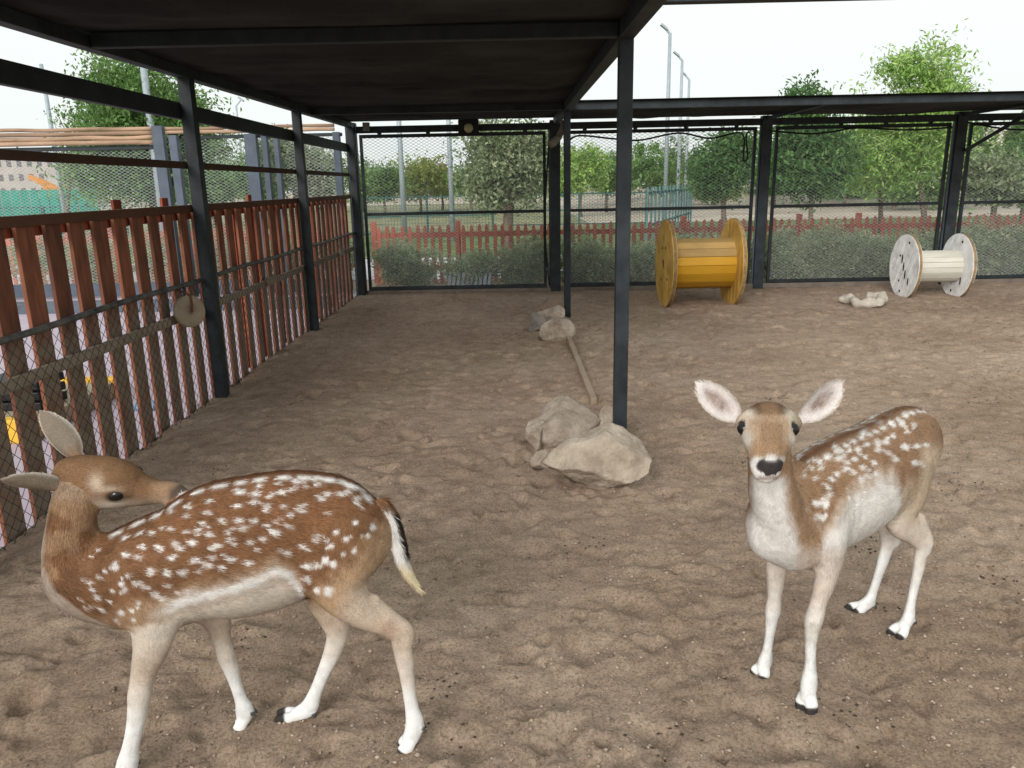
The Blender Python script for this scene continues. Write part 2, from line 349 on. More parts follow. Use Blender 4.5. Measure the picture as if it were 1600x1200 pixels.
# cloth roof, sagging between the beams, with creases
def cloth(name, x0, x1, y0, y1, zf, seams, sag, m, parent, s=0, nxx=70, nyy=150, axis=1):
    a = np.linspace(x0, x1, nxx); b = np.linspace(y0, y1, nyy); A, B = np.meshgrid(a, b, indexing='ij')
    q = B if axis == 1 else A; sg = np.zeros_like(A)
    for u, v in zip(seams[:-1], seams[1:]):
        t = np.clip((q-u)/(v-u), 0, 1); sg += np.where((q >= u) & (q <= v), np.sin(t*math.pi), 0)
    tx = (A-x0)/(x1-x0); edge = np.clip(np.minimum(tx, 1-tx)*8, 0, 1)
    if axis == 0: ty = (B-y0)/(y1-y0); edge = edge*np.clip(np.minimum(ty, 1-ty)*5, 0, 1)
    Z = zf(B)-sag*sg*edge*(.7+.3*noise2(A*1.3, B*1.1, s))+.034*sg*edge*fbm2(A*.8+B*.35, B*2.6, 4, s+3)
    Vt = np.stack([A, B, Z], -1).reshape(-1, 3); Vb = Vt+np.array([0, 0, .006]); n = len(Vt); ii = np.arange(n).reshape(A.shape)
    f = np.stack([ii[:-1, :-1], ii[1:, :-1], ii[1:, 1:], ii[:-1, 1:]], -1).reshape(-1, 4)
    me = quick(np.concatenate([Vt, Vb]), np.concatenate([f[:, ::-1], f+n]), name); smooth(me); return link(name, me, m, parent)
cloth('roof_cloth', -2.46, .70, 3.18, 11.95, lambda B: roofz(B)-.004, (3.24, 4.61, 9.46, 11.84), .055, FABRIC, shelter, 3)
# left side rails of the shelter above the boards
br('upper_rail', (-2.43, 2.0, 2.165), (-2.43, 11.78, 2.165), .05, .115, STEEL, shelter)
BROWNB = mat('dark_brown_board', (.050, .026, .016), rough=.8, var=.25, bump=.15, stretch=(1, .2, 1))
br('middle_rail', (-2.43, 2.0, 1.785), (-2.43, 11.78, 1.785), .03, .05, BROWNB, shelter)

# ---- board fence below, with chain link on the deer's side
bf = thing('board_fence', (-2.46, 7, 0), 'red stained vertical board fence along the shelter with chain link below', 'fence')
br('top_rail', (-2.432, 2.0, 1.472), (-2.432, 11.76, 1.472), .035, .055, mat('brown_rail', (.10, .045, .025), rough=.8, var=.25, bump=.15, stretch=(1, .2, 1)), bf)
def board_mat():
    m = bpy.data.materials.new('stained_board'); m.use_nodes = True; nt = m.node_tree; N = nt.nodes; L = nt.links; b = N['Principled BSDF']; b.inputs['Roughness'].default_value = .8
    tc = N.new('ShaderNodeTexCoord'); mp = N.new('ShaderNodeMapping'); mp.inputs['Scale'].default_value = (6, 6, 1.2); L.new(tc.outputs['Object'], mp.inputs[0])
    nz = N.new('ShaderNodeTexNoise'); nz.inputs['Scale'].default_value = 4; nz.inputs['Detail'].default_value = 6; L.new(mp.outputs[0], nz.inputs[0])
    r = N.new('ShaderNodeValToRGB'); e = r.color_ramp.elements; e[0].position = .3; e[1].position = .72; e[0].color = (.105, .034, .017, 1); e[1].color = (.25, .086, .040, 1); L.new(nz.outputs[0], r.inputs[0])
    oi = N.new('ShaderNodeObjectInfo'); mr = N.new('ShaderNodeMapRange'); mr.inputs[3].default_value = .7; mr.inputs[4].default_value = 1.3; L.new(oi.outputs['Random'], mr.inputs[0])
    hv = N.new('ShaderNodeHueSaturation'); L.new(mr.outputs[0], hv.inputs['Value']); L.new(r.outputs[0], hv.inputs['Color'])
    # grey-brown dust caked on the animals' side, up to where they rub
    sx = N.new('ShaderNodeSeparateXYZ'); L.new(tc.outputs['Object'], sx.inputs[0])
    m1 = N.new('ShaderNodeMapRange'); m1.inputs[1].default_value = .98; m1.inputs[2].default_value = .80; L.new(sx.outputs['Z'], m1.inputs[0])
    n2 = N.new('ShaderNodeTexNoise'); n2.inputs['Scale'].default_value = 9; n2.inputs['Detail'].default_value = 5; L.new(tc.outputs['Object'], n2.inputs[0])
    m2 = N.new('ShaderNodeMapRange'); m2.inputs[1].default_value = .30; m2.inputs[2].default_value = .58; m2.inputs[3].default_value = .35; L.new(n2.outputs[0], m2.inputs[0])
    g = N.new('ShaderNodeNewGeometry'); s2 = N.new('ShaderNodeSeparateXYZ'); L.new(g.outputs['True Normal'], s2.inputs[0])
    m3 = N.new('ShaderNodeMapRange'); m3.inputs[1].default_value = .5; m3.inputs[2].default_value = .8; L.new(s2.outputs['X'], m3.inputs[0])
    def mult(a, c):
        q = N.new('ShaderNodeMath'); q.operation = 'MULTIPLY'; L.new(a, q.inputs[0]); L.new(c, q.inputs[1]); return q.outputs[0]
    mx = N.new('ShaderNodeMix'); mx.data_type = 'RGBA'; L.new(mult(mult(m1.outputs[0], m2.outputs[0]), m3.outputs[0]), mx.inputs[0]); L.new(hv.outputs[0], mx.inputs[6])
    mx.inputs[7].default_value = (.215, .165, .12, 1); L.new(mx.outputs[2], b.inputs['Base Color'])
    bp = N.new('ShaderNodeBump'); bp.inputs['Strength'].default_value = .3; bp.inputs['Distance'].default_value = .004; L.new(nz.outputs[0], bp.inputs['Height']); L.new(bp.outputs[0], b.inputs['Normal']); return m
BOARD = board_mat()
y = 2.42; k = 0
while y < 11.66:
    w = random.uniform(.142, .156) if y < 5.3 else random.uniform(.115, .13); t = random.uniform(-.004, .004); dz = random.uniform(-.02, .0)
    bx('board', (-2.475+t, y, -.05), (-2.453+t, y+w, 1.490+dz), BOARD, bf, .003)
    y += .24 if y < 5.3 else random.uniform(.225, .25); k += 1
y = 5.02
REDO = mat('outer_red_board', (.20, .045, .025), rough=.8, var=.3, scale=5, bump=.12, stretch=(1, 1, .25), c2=(.27, .07, .035))
while y < 11.6:
    bx('outer_board', (-2.56, y, -.05), (-2.54, y+.10, 1.555 if (5.0 < y < 6.9 or random.random() < .25) else 1.47), REDO, bf, .003); y += random.choice((.46, .70, .93))
for z in (1.425,): br('outer_rail', (-2.5125, 2.3, z), (-2.5125, 11.7, z), .045, .07, REDO, bf)
tb('pipe_rail', [(-2.40, yy, .945+.006*math.sin(yy*3)) for yy in np.linspace(2.2, 11.75, 30)], .019, mat('dark_pipe', (.045, .05, .05), rough=.5, var=.3, scale=10, bump=.1, c2=(.13, .12, .11)), bf)
br('low_rail', (-2.43, 2.2, .715), (-2.43, 11.72, .715), .032, .06, GREYWOOD, bf)
# chain link: one zigzag wire per row
def zigzag(name, a, b, up, height, half, dz, r, m, parent, wob=0.0, nsid=3, seed=0):
    a = np.array(a, float); b = np.array(b, float); t = b-a; Ln = np.linalg.norm(t); t /= Ln; up = np.array(up, float); nrm = np.cross(t, up)
    n = int(Ln/half)+1; rows = int(height/dz); rr = np.random.default_rng(seed)
    i = np.arange(n); V = []; 
    for j in range(rows):
        z = (j+.5)*dz+np.where((i+j) % 2 == 0, 1, -1)*dz*.5
        c = a+t*(i*half)[:, None]+up*z[:, None]
        if wob: c = c+t*(wob*rr.normal(size=n))[:, None]*.5+up*(wob*noise2(i*.21, np.full(n, j*.3), seed))[:, None]+nrm*(wob*noise2(i*.1, np.full(n, j*.2), seed+5))[:, None]
        ring = []
        for q in range(nsid):
            th = 2*math.pi*q/nsid; ring.append(c+r*(up*math.cos(th)+nrm*math.sin(th)))
        V.append(np.stack(ring, 1))
    V = np.array(V)                                   # rows, n, nsid, 3
    ii = np.arange(V.shape[0]*n*nsid).reshape(V.shape[0], n, nsid); nx_ = np.roll(ii, -1, 2)
    f = np.stack([ii[:, :-1], nx_[:, :-1], nx_[:, 1:], ii[:, 1:]], -1).reshape(-1, 4)
    me = quick(V.reshape(-1, 3), f, name); o = link(name, me, m, parent); tag(o, kind='stuff'); return o
zigzag('chain_link', (-2.395, 2.3, -.03), (-2.395, 11.74, -.03), (0, 0, 1), .98, .0375, .036, .0021, DARKWIRE, bf, wob=.006, seed=4)

# wooden disc and blocks hanging on the fence
c = P(295, 487, 5.40); c = np.array([-2.315, 5.42, P(295, 487, 5.40)[2]])
disc = thing('hanging_disc', c, 'pale round wooden disc with a centre hole strapped to the fence rail', 'disc')
nrm = np.array([.80, -.60, .1]); nrm /= np.linalg.norm(nrm); ax = np.cross(nrm, (0, 0, 1)); ax /= np.linalg.norm(ax); ay = np.cross(ax, nrm)
q = MB(); R = .113
ring = []
for (rr_, off) in ((.022, -.022), (.022, .022), (R-.008, .026), (R, .016), (R, -.016), (R-.008, -.026)):
    ring.append([(c+ax*rr_*math.cos(t)+ay*rr_*math.sin(t)+nrm*off) for t in np.linspace(0, 2*math.pi, 40, endpoint=False)])
V = [p for r_ in ring for p in r_]; Fs = []
for a_ in range(6):
    for k in range(40): Fs.append((a_*40+k, a_*40+(k+1) % 40, ((a_+1) % 6)*40+(k+1) % 40, ((a_+1) % 6)*40+k))
q.add(V, Fs); q.build('disc_body', mat('pale_worn_wood', (.34, .27, .19), rough=.85, var=.14, scale=7, bump=.2), disc, sm=True)
tb('strap', [c+nrm*.027+ay*-.005, c+nrm*.034+ay*.045-ax*.01, c+nrm*.030+ay*.11-ax*.012, np.array([-2.385, c[1]+.0, .93])], .007, mat('rust_strap', (.16, .06, .03), var=.2), disc)
for n_, (yy, zz) in enumerate(((7.55, .735), (10.75, .735))):
    o = bx('wood_block', (-2.412, yy-.11, zz-.035), (-2.372, yy+.11, zz+.045), GREYWOOD, None, .006); o.rotation_euler = (0, 0, 0)
    tag(o, ('short grey wood offcut fixed on the low rail in the middle fence bay', 'short grey wood offcut fixed on the low rail near the pen corner')[n_], 'wood block')

# ================================================================== BACK MESH FENCE
mf = thing('mesh_fence', (2, YB, 0), 'dark steel framed expanded mesh fence closing the back of the pen', 'fence')
XB = (-2.36, .62, 3.72, 6.56, 9.5)
for x in XB[1:]:
    bx('post', (x-.075, YB-.07, -.05), (x+.075, YB+.07, 2.50), STEEL, mf)
    bx('post_edge', (x-.098, YB-.03, -.05), (x-.078, YB-.01, 2.42), STEEL_BLUE, mf)
bx('post', (-2.46, YB-.02, -.05), (-2.31, YB+.12, 2.52), STEEL, mf)
br('top_beam', (-2.30, YB, 2.418), (9.6, YB, 2.418), .08, .095, STEEL, mf)
for a, b in zip(XB[:-1], XB[1:]):
    x0, x1 = a+.14, b-.135
    if a == XB[0]: x0 = a+.10
    for z, h in ((2.325, .05), (1.205, .045), (.085, .05)): br('panel_rail', (x0, YB, z), (x1, YB, z), .045, h, STEEL, mf)
    for x in (x0+.022, x1-.022): br('panel_stile', (x, YB, .11), (x, YB, 2.30), .043, .047, STEEL, mf, up=(0, 1, 0))
    for x in np.linspace(x0+.3, x1-.3, 4): bx('hanger', (x-.03, YB-.015, 2.352), (x+.03, YB+.015, 2.398), STEEL, mf)
    zigzag('wire_mesh', (x0+.03, YB+.03, .09), (x1-.03, YB+.03, .09), (0, 0, 1), 2.24, .040, .0225, .0033, WIRE, mf, wob=.002, seed=int(a*10)+40)
br('base_sill', (-2.28, YB, .02), (9.6, YB, .02), .09, .07, mat('dusty_sill', (.17, .14, .115), rough=.95, var=.2, bump=.2), mf)
# neighbouring pen's fence, to the left, with poles lashed on top
nf = thing('neighbour_fence', (-5, YB+.35, 0), 'blue-grey steel mesh fence of the next pen, seen past the red boards', 'fence')
YN = YB+.35
for x0, x1 in ((-5.44, -5.28), (-5.20, -5.08), (-4.06, -3.88), (-3.80, -3.72), (-3.62, -3.55), (-8.4, -8.25), (-2.72, -2.62)):
    bx('post', (x0, YN-.06, -.05), (x1, YN+.06, 2.56 if x0 < -5.3 else 2.42), STEEL_BLUE, nf)
br('top_beam', (-9.5, YN+.08, 2.26), (-5.3, YN+.08, 2.26), .05, .06, STEEL, nf)
br('top_beam', (-5.05, YN+.08, 2.39), (-2.6, YN+.08, 2.39), .05, .05, STEEL, nf)
br('base_rail', (-9.5, YN+.08, .10), (-2.6, YN+.08, .10), .06, .20, STEEL_BLUE, nf)
zigzag('wire_mesh', (-9.4, YN+.10, .1), (-5.3, YN+.10, .1), (0, 0, 1), 2.15, .043, .024, .0034, WIRE, nf, wob=.002, seed=77)
zigzag('wire_mesh', (-5.1, YN+.10, .1), (-2.65, YN+.10, .1), (0, 0, 1), 2.26, .043, .024, .0034, WIRE, nf, wob=.002, seed=78)
for k, (z, x0, x1, r) in enumerate(((2.33, -9.6, -5.46, .036), (2.40, -9.6, -5.46, .034), (2.47, -9.6, -5.46, .034), (2.535, -9.6, -5.46, .030), (2.46, -5.26, -2.7, .028), (2.515, -5.26, -2.7, .026))):
    xx = np.linspace(x0, x1, 40)
    o = tb('wooden_pole', [(x, YN+.02+.012*noise2(np.array([x*.9]), np.array([k*3.]), 3)[0], z+.013*noise2(np.array([x*1.7]), np.array([k*5.+.3]), 9)[0]) for x in xx], r, POLEWOOD, None, 8)
    tag(o, ('lowest long brown pole of the four lashed left of the tall blue-grey post', 'second lowest brown pole of the four lashed left of the tall blue-grey post', 'second highest brown pole of the four lashed left of the tall blue-grey post', 'topmost thin brown pole of the four lashed left of the tall blue-grey post', 'lower brown pole of the pair between the tall blue-grey post and corner', 'upper brown pole of the pair between the tall blue-grey post and corner')[k], 'pole', 'wooden poles on the next pen')
bx_ = bx('kerb', (-9.5, 10.75, -.05), (-2.62, 11.0, .11), KERB, None, .01); tag(bx_, kind='structure')
# things on the neighbour's floor, glimpsed between the boards
pl = thing('play_platform', (-3.9, 5.7, -.035), 'low beige platform with yellow edges on the lilac paving', 'platform')
bx('deck', (-4.6, 5.05, -.035), (-3.30, 6.10, .10), BEIGEP, pl, .01)
bx('edge_strip', (-4.62, 6.102, -.035), (-3.28, 6.20, .13), YTRIM, pl, .01); bx('edge_strip', (-4.62, 4.95, -.035), (-3.28, 5.048, .13), YTRIM, pl, .01)
st = thing('crate_stack', (-3.62, 5.45, .10), 'stack of flat black slatted trays on the beige platform', 'trays')
for k in range(3): bx('tray', (-3.85, 5.28, .10+k*.075), (-3.40, 5.62, .16+k*.075), BLACKP, st, .008)
o = bx('blue_mat', (-3.0, 5.7, -.035), (-2.8, 5.9, .0), BLUEP, None, .01); tag(o, 'small blue mat on the paving beside the beige platform', 'mat')

# ================================================================== BACK CANOPY (right)
cp = thing('back_canopy', (5, 10.7, 2.5), 'long dark cloth canopy over the back mesh fence', 'canopy')
cloth('canopy_cloth', .70, 9.7, 9.36, 11.98, lambda B: 2.515+0*B, (.7, 3.72, 6.56, 9.7), .05, FABRIC, cp, 8, 150, 50, axis=0)
br('front_beam', (.68, 9.46, 2.465), (9.6, 9.46, 2.465), .06, .085, STEEL, cp)
br('brace', (6.62, YB-.1, 1.95), (7.35, YB-.35, 2.46), .05, .05, STEEL, cp)
for x in (3.72, 6.56, 9.5): br('rafter', (x, 9.492, 2.462), (x, YB+.04, 2.462), .05, .045, STEEL, cp)
br('front_canopy_beam', (.69, 4.36, 2.515), (2.9, 4.30, 2.505), .07, .05, STEEL, shelter)

# ---- lamps, box, camera and cables on the back fence
fl = thing('floodlight', P(730, 202, YB-.12), 'black floodlight with a round yellowish lens under the shelter roof', 'lamp')
c = P(730, 200, YB-.12); bx('housing', (c[0]-.13, YB-.13, c[2]-.11), (c[0]+.17, YB-.042, c[2]+.12), BLACKP, fl, .012)
q = MB(); cc = P(732, 200, YB-.15); q.tube([(cc[0], YB-.128, cc[2]), (cc[0], YB-.150, cc[2]), (cc[0], YB-.160, cc[2])], [.066, .066, .035], 24); q.build('lens', LAMPGL, fl, sm=True)
c = P(572, 198, YB-.08); o = bx('junction_box', (c[0]-.05, YB-.10, c[2]-.06), (c[0]+.05, YB-.042, c[2]+.06), mat('grey_box', (.20, .20, .18), var=.1), None, .008); tag(o, 'small grey junction box on the top beam by the pen corner', 'box')
c = P(870, 212, 9.7); ctv = thing('bullet_camera', (XP, 9.52, 2.2), 'pale bullet security camera on a curved bracket behind the roof post', 'camera')
PALEP = mat('dusty_plastic', (.20, .18, .14), rough=.6, var=.12)
tb('bracket', [(XP-.02, 9.54, 2.30), (XP-.05, 9.60, 2.20), (XP-.10, 9.64, 2.13)], [.045, .042, .036], PALEP, ctv, 12)
tb('camera_body', [(XP-.08, 9.64, 2.15), (XP-.16, 9.60, 2.07), (XP-.19, 9.58, 2.05)], [.045, .05, .046], PALEP, ctv, 14)
def cable(name, pts, r, label, m=BLACKP):
    pts = [np.array(p, float) for p in pts]; out = []
    for i in range(len(pts)-1):
        p0, p1, p2, p3 = pts[max(i-1, 0)], pts[i], pts[i+1], pts[min(i+2, len(pts)-1)]
        for t in np.linspace(0, 1, 8, endpoint=False): out.append(.5*((2*p1)+(-p0+p2)*t+(2*p0-5*p1+4*p2-p3)*t*t+(-p0+3*p1-3*p2+p3)*t**3))
    out.append(pts[-1]); return tag(tb(name, out, r, m, None, 6), label, 'cable')
YC = YB-.06
cable('hanging_cable', [P(x, y, YC) for x, y in ((886, 222), (905, 212), (960, 217), (1000, 219), (1060, 208), (1110, 216), (1158, 208), (1162, 240), (1161, 251), (1168, 246), (1166, 212), (1172, 206))], .013, 'black cable drooping along the mesh with a hanging loop by a post')
cable('sagging_cable', [P(x, y, YC) for x, y in ((1200, 204), (1260, 209), (1300, 206), (1340, 200), (1420, 203), (1488, 199))], .013, 'black cable strung between two right posts under the canopy')
cable('corner_cable', [P(x, y, YC) for x, y in ((1510, 191), (1560, 200), (1600, 203), (1660, 202))], .013, 'black cable strung past the diagonal brace under the canopy')
cable('drop_cable', [P(x, y, YC) for x, y in ((858, 218), (853, 300), (852, 370), (856, 420), (858, 446))], .012, 'black cable hanging down beside the centre fence post')

# ================================================================== ROCKS, BATTEN
def rock(name, c, r, m, label, seed, flat=(), rz=0.0, sub=5, rough=.055, group=None):
    b = bmesh.new(); bmesh.ops.create_icosphere(b, subdivisions=sub, radius=1); v = np.array([q.co for q in b.verts])
    f = np.array([[q.index for q in fa.verts] for fa in b.faces]); b.free(); rr = np.random.default_rng(seed)
    for n_, d in list(flat)+[(rr.normal(size=3), rr.uniform(.55, .85)) for _ in range(11)]:
        n_ = np.array(n_, float); n_ /= np.linalg.norm(n_); e = v@n_-d; v = v-np.where(e > 0, e*.99, 0)[:, None]*n_
    nn = v/np.linalg.norm(v, axis=1)[:, None]
    v = v+nn*(rough*noise3(v*1.7+seed, seed)+rough*.55*noise3(v*4.1+seed, seed+1)+rough*.45*noise3(v*8+seed, seed+2)+rough*.30*noise3(v*17, seed+3)+rough*.2*noise3(v*34, seed+4))[:, None]
    v = v*np.array(r); cz, sz = math.cos(rz), math.sin(rz); v = v@np.array([[cz, sz, 0], [-sz, cz, 0], [0, 0, 1]])
    v = v-np.array([0, 0, v[:, 2].min()]); me = quick(v, f, name); smooth(me)
    o = link(name, me, m); o.location = Vector(c); return tag(o, label, 'rock', group)
gB = G(930, 745); gA = G(888, 690)
rock('boulder', (gB[0]+.0, gB[1]-.10, -.05), (.300, .20, .225), ROCK, 'large pale limestone boulder lying in front of the black roof post', 21, [((0, -.75, .6), .72), ((.6, -.2, .7), .74), ((-.5, -.3, -.8), .6), ((-.4, -.1, .9), .70)], rz=-.22)
rock('boulder', (gA[0], gA[1]+.03, -.05), (.315, .20, .185), ROCK, 'humped grey limestone boulder behind the larger one by the post', 33, [((.25, -.5, .8), .60), ((-.65, -.1, .7), .62), ((.8, .1, .6), .62)], rz=.1)
s1 = G(838, 700); rock('stone', (s1[0], s1[1]+.02, -.03), (.08, .09, .11), ROCK, 'small upright stone leaning on the left side of the humped boulder', 41, rz=.3)
s2 = G(845, 735); rock('stone', (s2[0], s2[1]+.04, -.03), (.06, .07, .08), ROCK, 'small grey stone wedged against the left end of the big boulder', 49, rz=.6)
s3 = G(952, 695); rock('stone', (s3[0], s3[1]+.10, -.03), (.10, .05, .13), ROCK, 'thin slab of stone propped between boulder and post foot', 43, rz=.5)
p1 = G(872, 530); rock('stone', (p1[0], p1[1]+.06, -.04), (.22, .13, .14), ROCK, 'pale rough stone at the front of the small pile by the far post', 51, rz=.25)
p2 = G(838, 517); rock('stone', (p2[0], p2[1]+.05, -.04), (.13, .11, .13), ROCKD, 'grey flat-sided stone leaning in the small pile by the far post', 52)
p3 = G(862, 512); rock('stone', (p3[0], p3[1]+.16, .0), (.19, .12, .12), ROCK, 'smooth tan stone lying across the top of the small pile', 53, rz=-.1)
p4 = G(860, 495); rock('stone', (p4[0], p4[1]+.15, -.04), (.13, .10, .14), mat('tan_stone', (.33, .25, .18), rough=.95, var=.15, bump=.4), 'tan peaked stone at the back of the small pile', 54)
a, b = G(888, 528), G(928, 628)
q = MB(); q.bar((a[0], a[1], .004), (b[0], b[1], .000), .05, .06); tag(q.build('timber_batten', mat('dusty_timber', (.33, .25, .18), rough=.95, var=.15, scale=6, bump=.2), None, bevel=.006), 'long weathered timber batten half buried between the two rock piles', 'timber')

# ================================================================== CABLE SPOOLS
def disc_planks(R, n, ang, gap):
    """a disc cut into n parallel planks; returns polygons in the disc plane"""
    out = []; w = 2*R/n
    for i in range(n):
        u0 = -R+i*w+gap/2; u1 = -R+(i+1)*w-gap/2; us = np.linspace(u0, u1, 9)
        hh = np.sqrt(np.maximum(R*R-us*us, 1e-5))
        poly = [(u, -h) for u, h in zip(us, hh)]+[(u, h) for u, h in zip(us[::-1], hh[::-1])]
        c, s = math.cos(ang), math.sin(ang); out.append([(x*c-y_*s, x*s+y_*c) for x, y_ in poly])
    return out
def spool(label, cL, cR_, R, rb, planks, ang, mfl, mbar, mtop, thick, holes):
    cL = np.array(cL, float); cR_ = np.array(cR_, float); ax = cR_-cL; Ln = np.linalg.norm(ax); ax /= Ln
    up = np.array([0, 0, 1.0]); sd_ = np.cross(up, ax); sd_ /= np.linalg.norm(sd_)
    t = thing('cable_spool', (cL+cR_)/2*np.array([1, 1, 0]), label, 'cable spool')
    for ci, (c, sg) in enumerate(((cL, -1), (cR_, 1))):
        q = MB(); q.tube([c-ax*thick*.36, c+ax*thick*.36], R+.004, 48, cap=False); fg = q.build('flange', RIMWOOD, t, sm=True)
        for poly in disc_planks(R, planks, ang, .010):
            q = MB(); q.prism(poly, c, sd_, up, ax, thick); q.build('plank', mfl, fg, bevel=.004)
        for (u, v, s, e) in holes:
            for side in (-1, 1):
                q = MB(); poly = [(u+s*math.cos(w)*(1 if e == 0 else .45), v+s*math.sin(w)*(1 if e == 0 else 1.8)) for w in np.linspace(0, 2*math.pi, 10, endpoint=False)]
                q.prism(poly, c+ax*side*(thick/2+.001), sd_, up, ax, .006); q.build('bolt_hole', HOLE, fg)
    ns = 18
    a0 = cL+ax*thick/2; b0 = cR_-ax*thick/2
    q = MB(); q.tube([a0, b0], rb*.93, 24); brl = q.build('barrel', RIMWOOD, t)
    for k in range(ns):
        th = 2*math.pi*(k+.5)/ns; d = sd_*math.cos(th)+up*math.sin(th)
        q = MB(); w = 2*rb*math.sin(math.pi/ns)*.985
        q.bar(a0+d*rb*.985, b0+d*rb*.985, w, .028, up=d); q.build('slat', mtop if 50 < math.degrees(th) < 130 or (mtop is not mbar and 130 <= math.degrees(th) < 170) else mbar, brl, bevel=.003)
    return t
yl = G(1040, 476); yr = G(1133, 471); R = .575
ycL = np.array([yl[0]-.01, yl[1]+.02, R-.035]); ycR = np.array([yl[0]+.87, yl[1]+.04, R-.035])
spool('big yellow wooden cable spool lying on its rims before the mesh', ycL, ycR, R, .315, 8, 0.0, YELLOW, YELLOWB, TANWOOD, .055,
      [(0, .0, .03, 1), (.05, .03, .016, 1), (.12, .20, .018, 0), (-.10, .22, .018, 0), (-.22, -.18, .016, 0), (.12, -.22, .016, 0)])
wl_ = G(1411, 463); R = .435
wcL = np.array([wl_[0], wl_[1]+.02, R-.03]); wcR = np.array([wl_[0]+.70, wl_[1]+.0, R-.03])
spool('smaller white painted wooden cable spool with worn rims and slats', wcL, wcR, R, .20, 7, .55, WHITEWOOD, CREAMWOOD, CREAMWOOD, .05,
      [(.0, .0, .035, 1), (.06, .10, .035, 1), (-.06, -.10, .035, 1), (-.16, -.19, .03, 1), (.13, .14, .017, 0), (-.1, .33, .018, 0), (.05, -.34, .018, 0), (.10, -.20, .017, 0)])
sc_ = G(1360, 478)
def lumpy(pts, rads, seed, n=20):
    q = MB(); q.tube(pts, rads, n); v = np.array(q.v); v = v+.030*np.stack([noise3(v*8+s, seed+s) for s in (1, 2, 3)], -1)+.014*np.stack([noise3(v*22+s, seed+s) for s in (1, 2, 3)], -1); q.v = [tuple(x) for x in v]; return q
arc = [(sc_[0]-.28, sc_[1]+.20, .03), (sc_[0]-.24, sc_[1]+.24, .07), (sc_[0]-.20, sc_[1]+.14, .07), (sc_[0]-.20, sc_[1]+.02, .05), (sc_[0]-.05, sc_[1]-.05, .05), (sc_[0]+.10, sc_[1]-.04, .055), (sc_[0]+.2, sc_[1]+.05, .07), (sc_[0]+.18, sc_[1]+.16, .11), (sc_[0]+.05, sc_[1]+.22, .11)]
P4 = []
for i in range(len(arc)-1):
    for t in np.arange(10)/10: P4.append(np.array(arc[i])*(1-t)+np.array(arc[i+1])*t)
P4.append(np.array(arc[-1])); rd = [.046+.008*math.sin(i*.5) for i in range(len(P4))]; rd[0] = .03; rd[-1] = .03
tag(lumpy(P4, rd, 5).build('crumpled_sack', SACK, None, sm=True), 'crumpled off-white sack curled on the sand beside the white spool', 'sack')

# ================================================================== VEGETATION
def leaves(n, blobs, clumps, cs, size, tints, seed, droop=0.0, shell=.55, aspect=.42):
    r = np.random.default_rng(seed); vol = np.array([b[3]*b[4]*b[5] for b in blobs]); pk = r.choice(len(blobs), clumps, p=vol/vol.sum()); B = np.array(blobs)[pk]
    d = r.normal(size=(clumps, 3)); d /= np.linalg.norm(d, axis=1)[:, None]; rad = shell+(1-shell)*r.random(clumps)**.7
    rad = np.where(r.random(clumps) < .25, rad*r.random(clumps), rad); rad *= 1+.22*noise3(d*2.3+seed, seed)
    cc = B[:, :3]+d*rad[:, None]*B[:, 3:6]; csz = cs*r.uniform(.45, 1.5, clumps)
    ci = r.integers(0, clumps, n); off = r.normal(size=(n, 3)); p = cc[ci]+off*csz[ci][:, None]*np.array([1, 1, .75])
    p[:, 2] -= droop*np.abs(off[:, 0])*csz[ci]
    t = r.normal(size=(n, 3)); t[:, 2] -= .25+droop; t /= np.linalg.norm(t, axis=1)[:, None]
    u = np.cross(t, r.normal(size=(n, 3))); u /= np.linalg.norm(u, axis=1)[:, None]; s = size*r.uniform(.65, 1.35, n)[:, None]
    nn = np.cross(t, u)
    V = np.stack([p-t*s*.5, p+u*s*aspect*.5+nn*s*.06, p+t*s*.5, p-u*s*aspect*.5+nn*s*.06], 1).reshape(-1, 3)
    F_ = np.arange(n*4).reshape(n, 4); ct = r.integers(0, len(tints), clumps)
    tt = np.array(tints)[ct][ci]*1.55*r.uniform(.72, 1.28, (n, 1))*(1+.15*r.normal(size=(clumps, 1)))[ci]
    return V, F_, np.clip(np.repeat(tt, 4, 0), 0, 1), cc
def crown_mesh(name, parent, *a, **k):
    V, F_, T, cc = leaves(*a, **k); me = quick(V, F_, name); vcol(me, 'tint', T); link(name, me, LEAF, parent); return cc
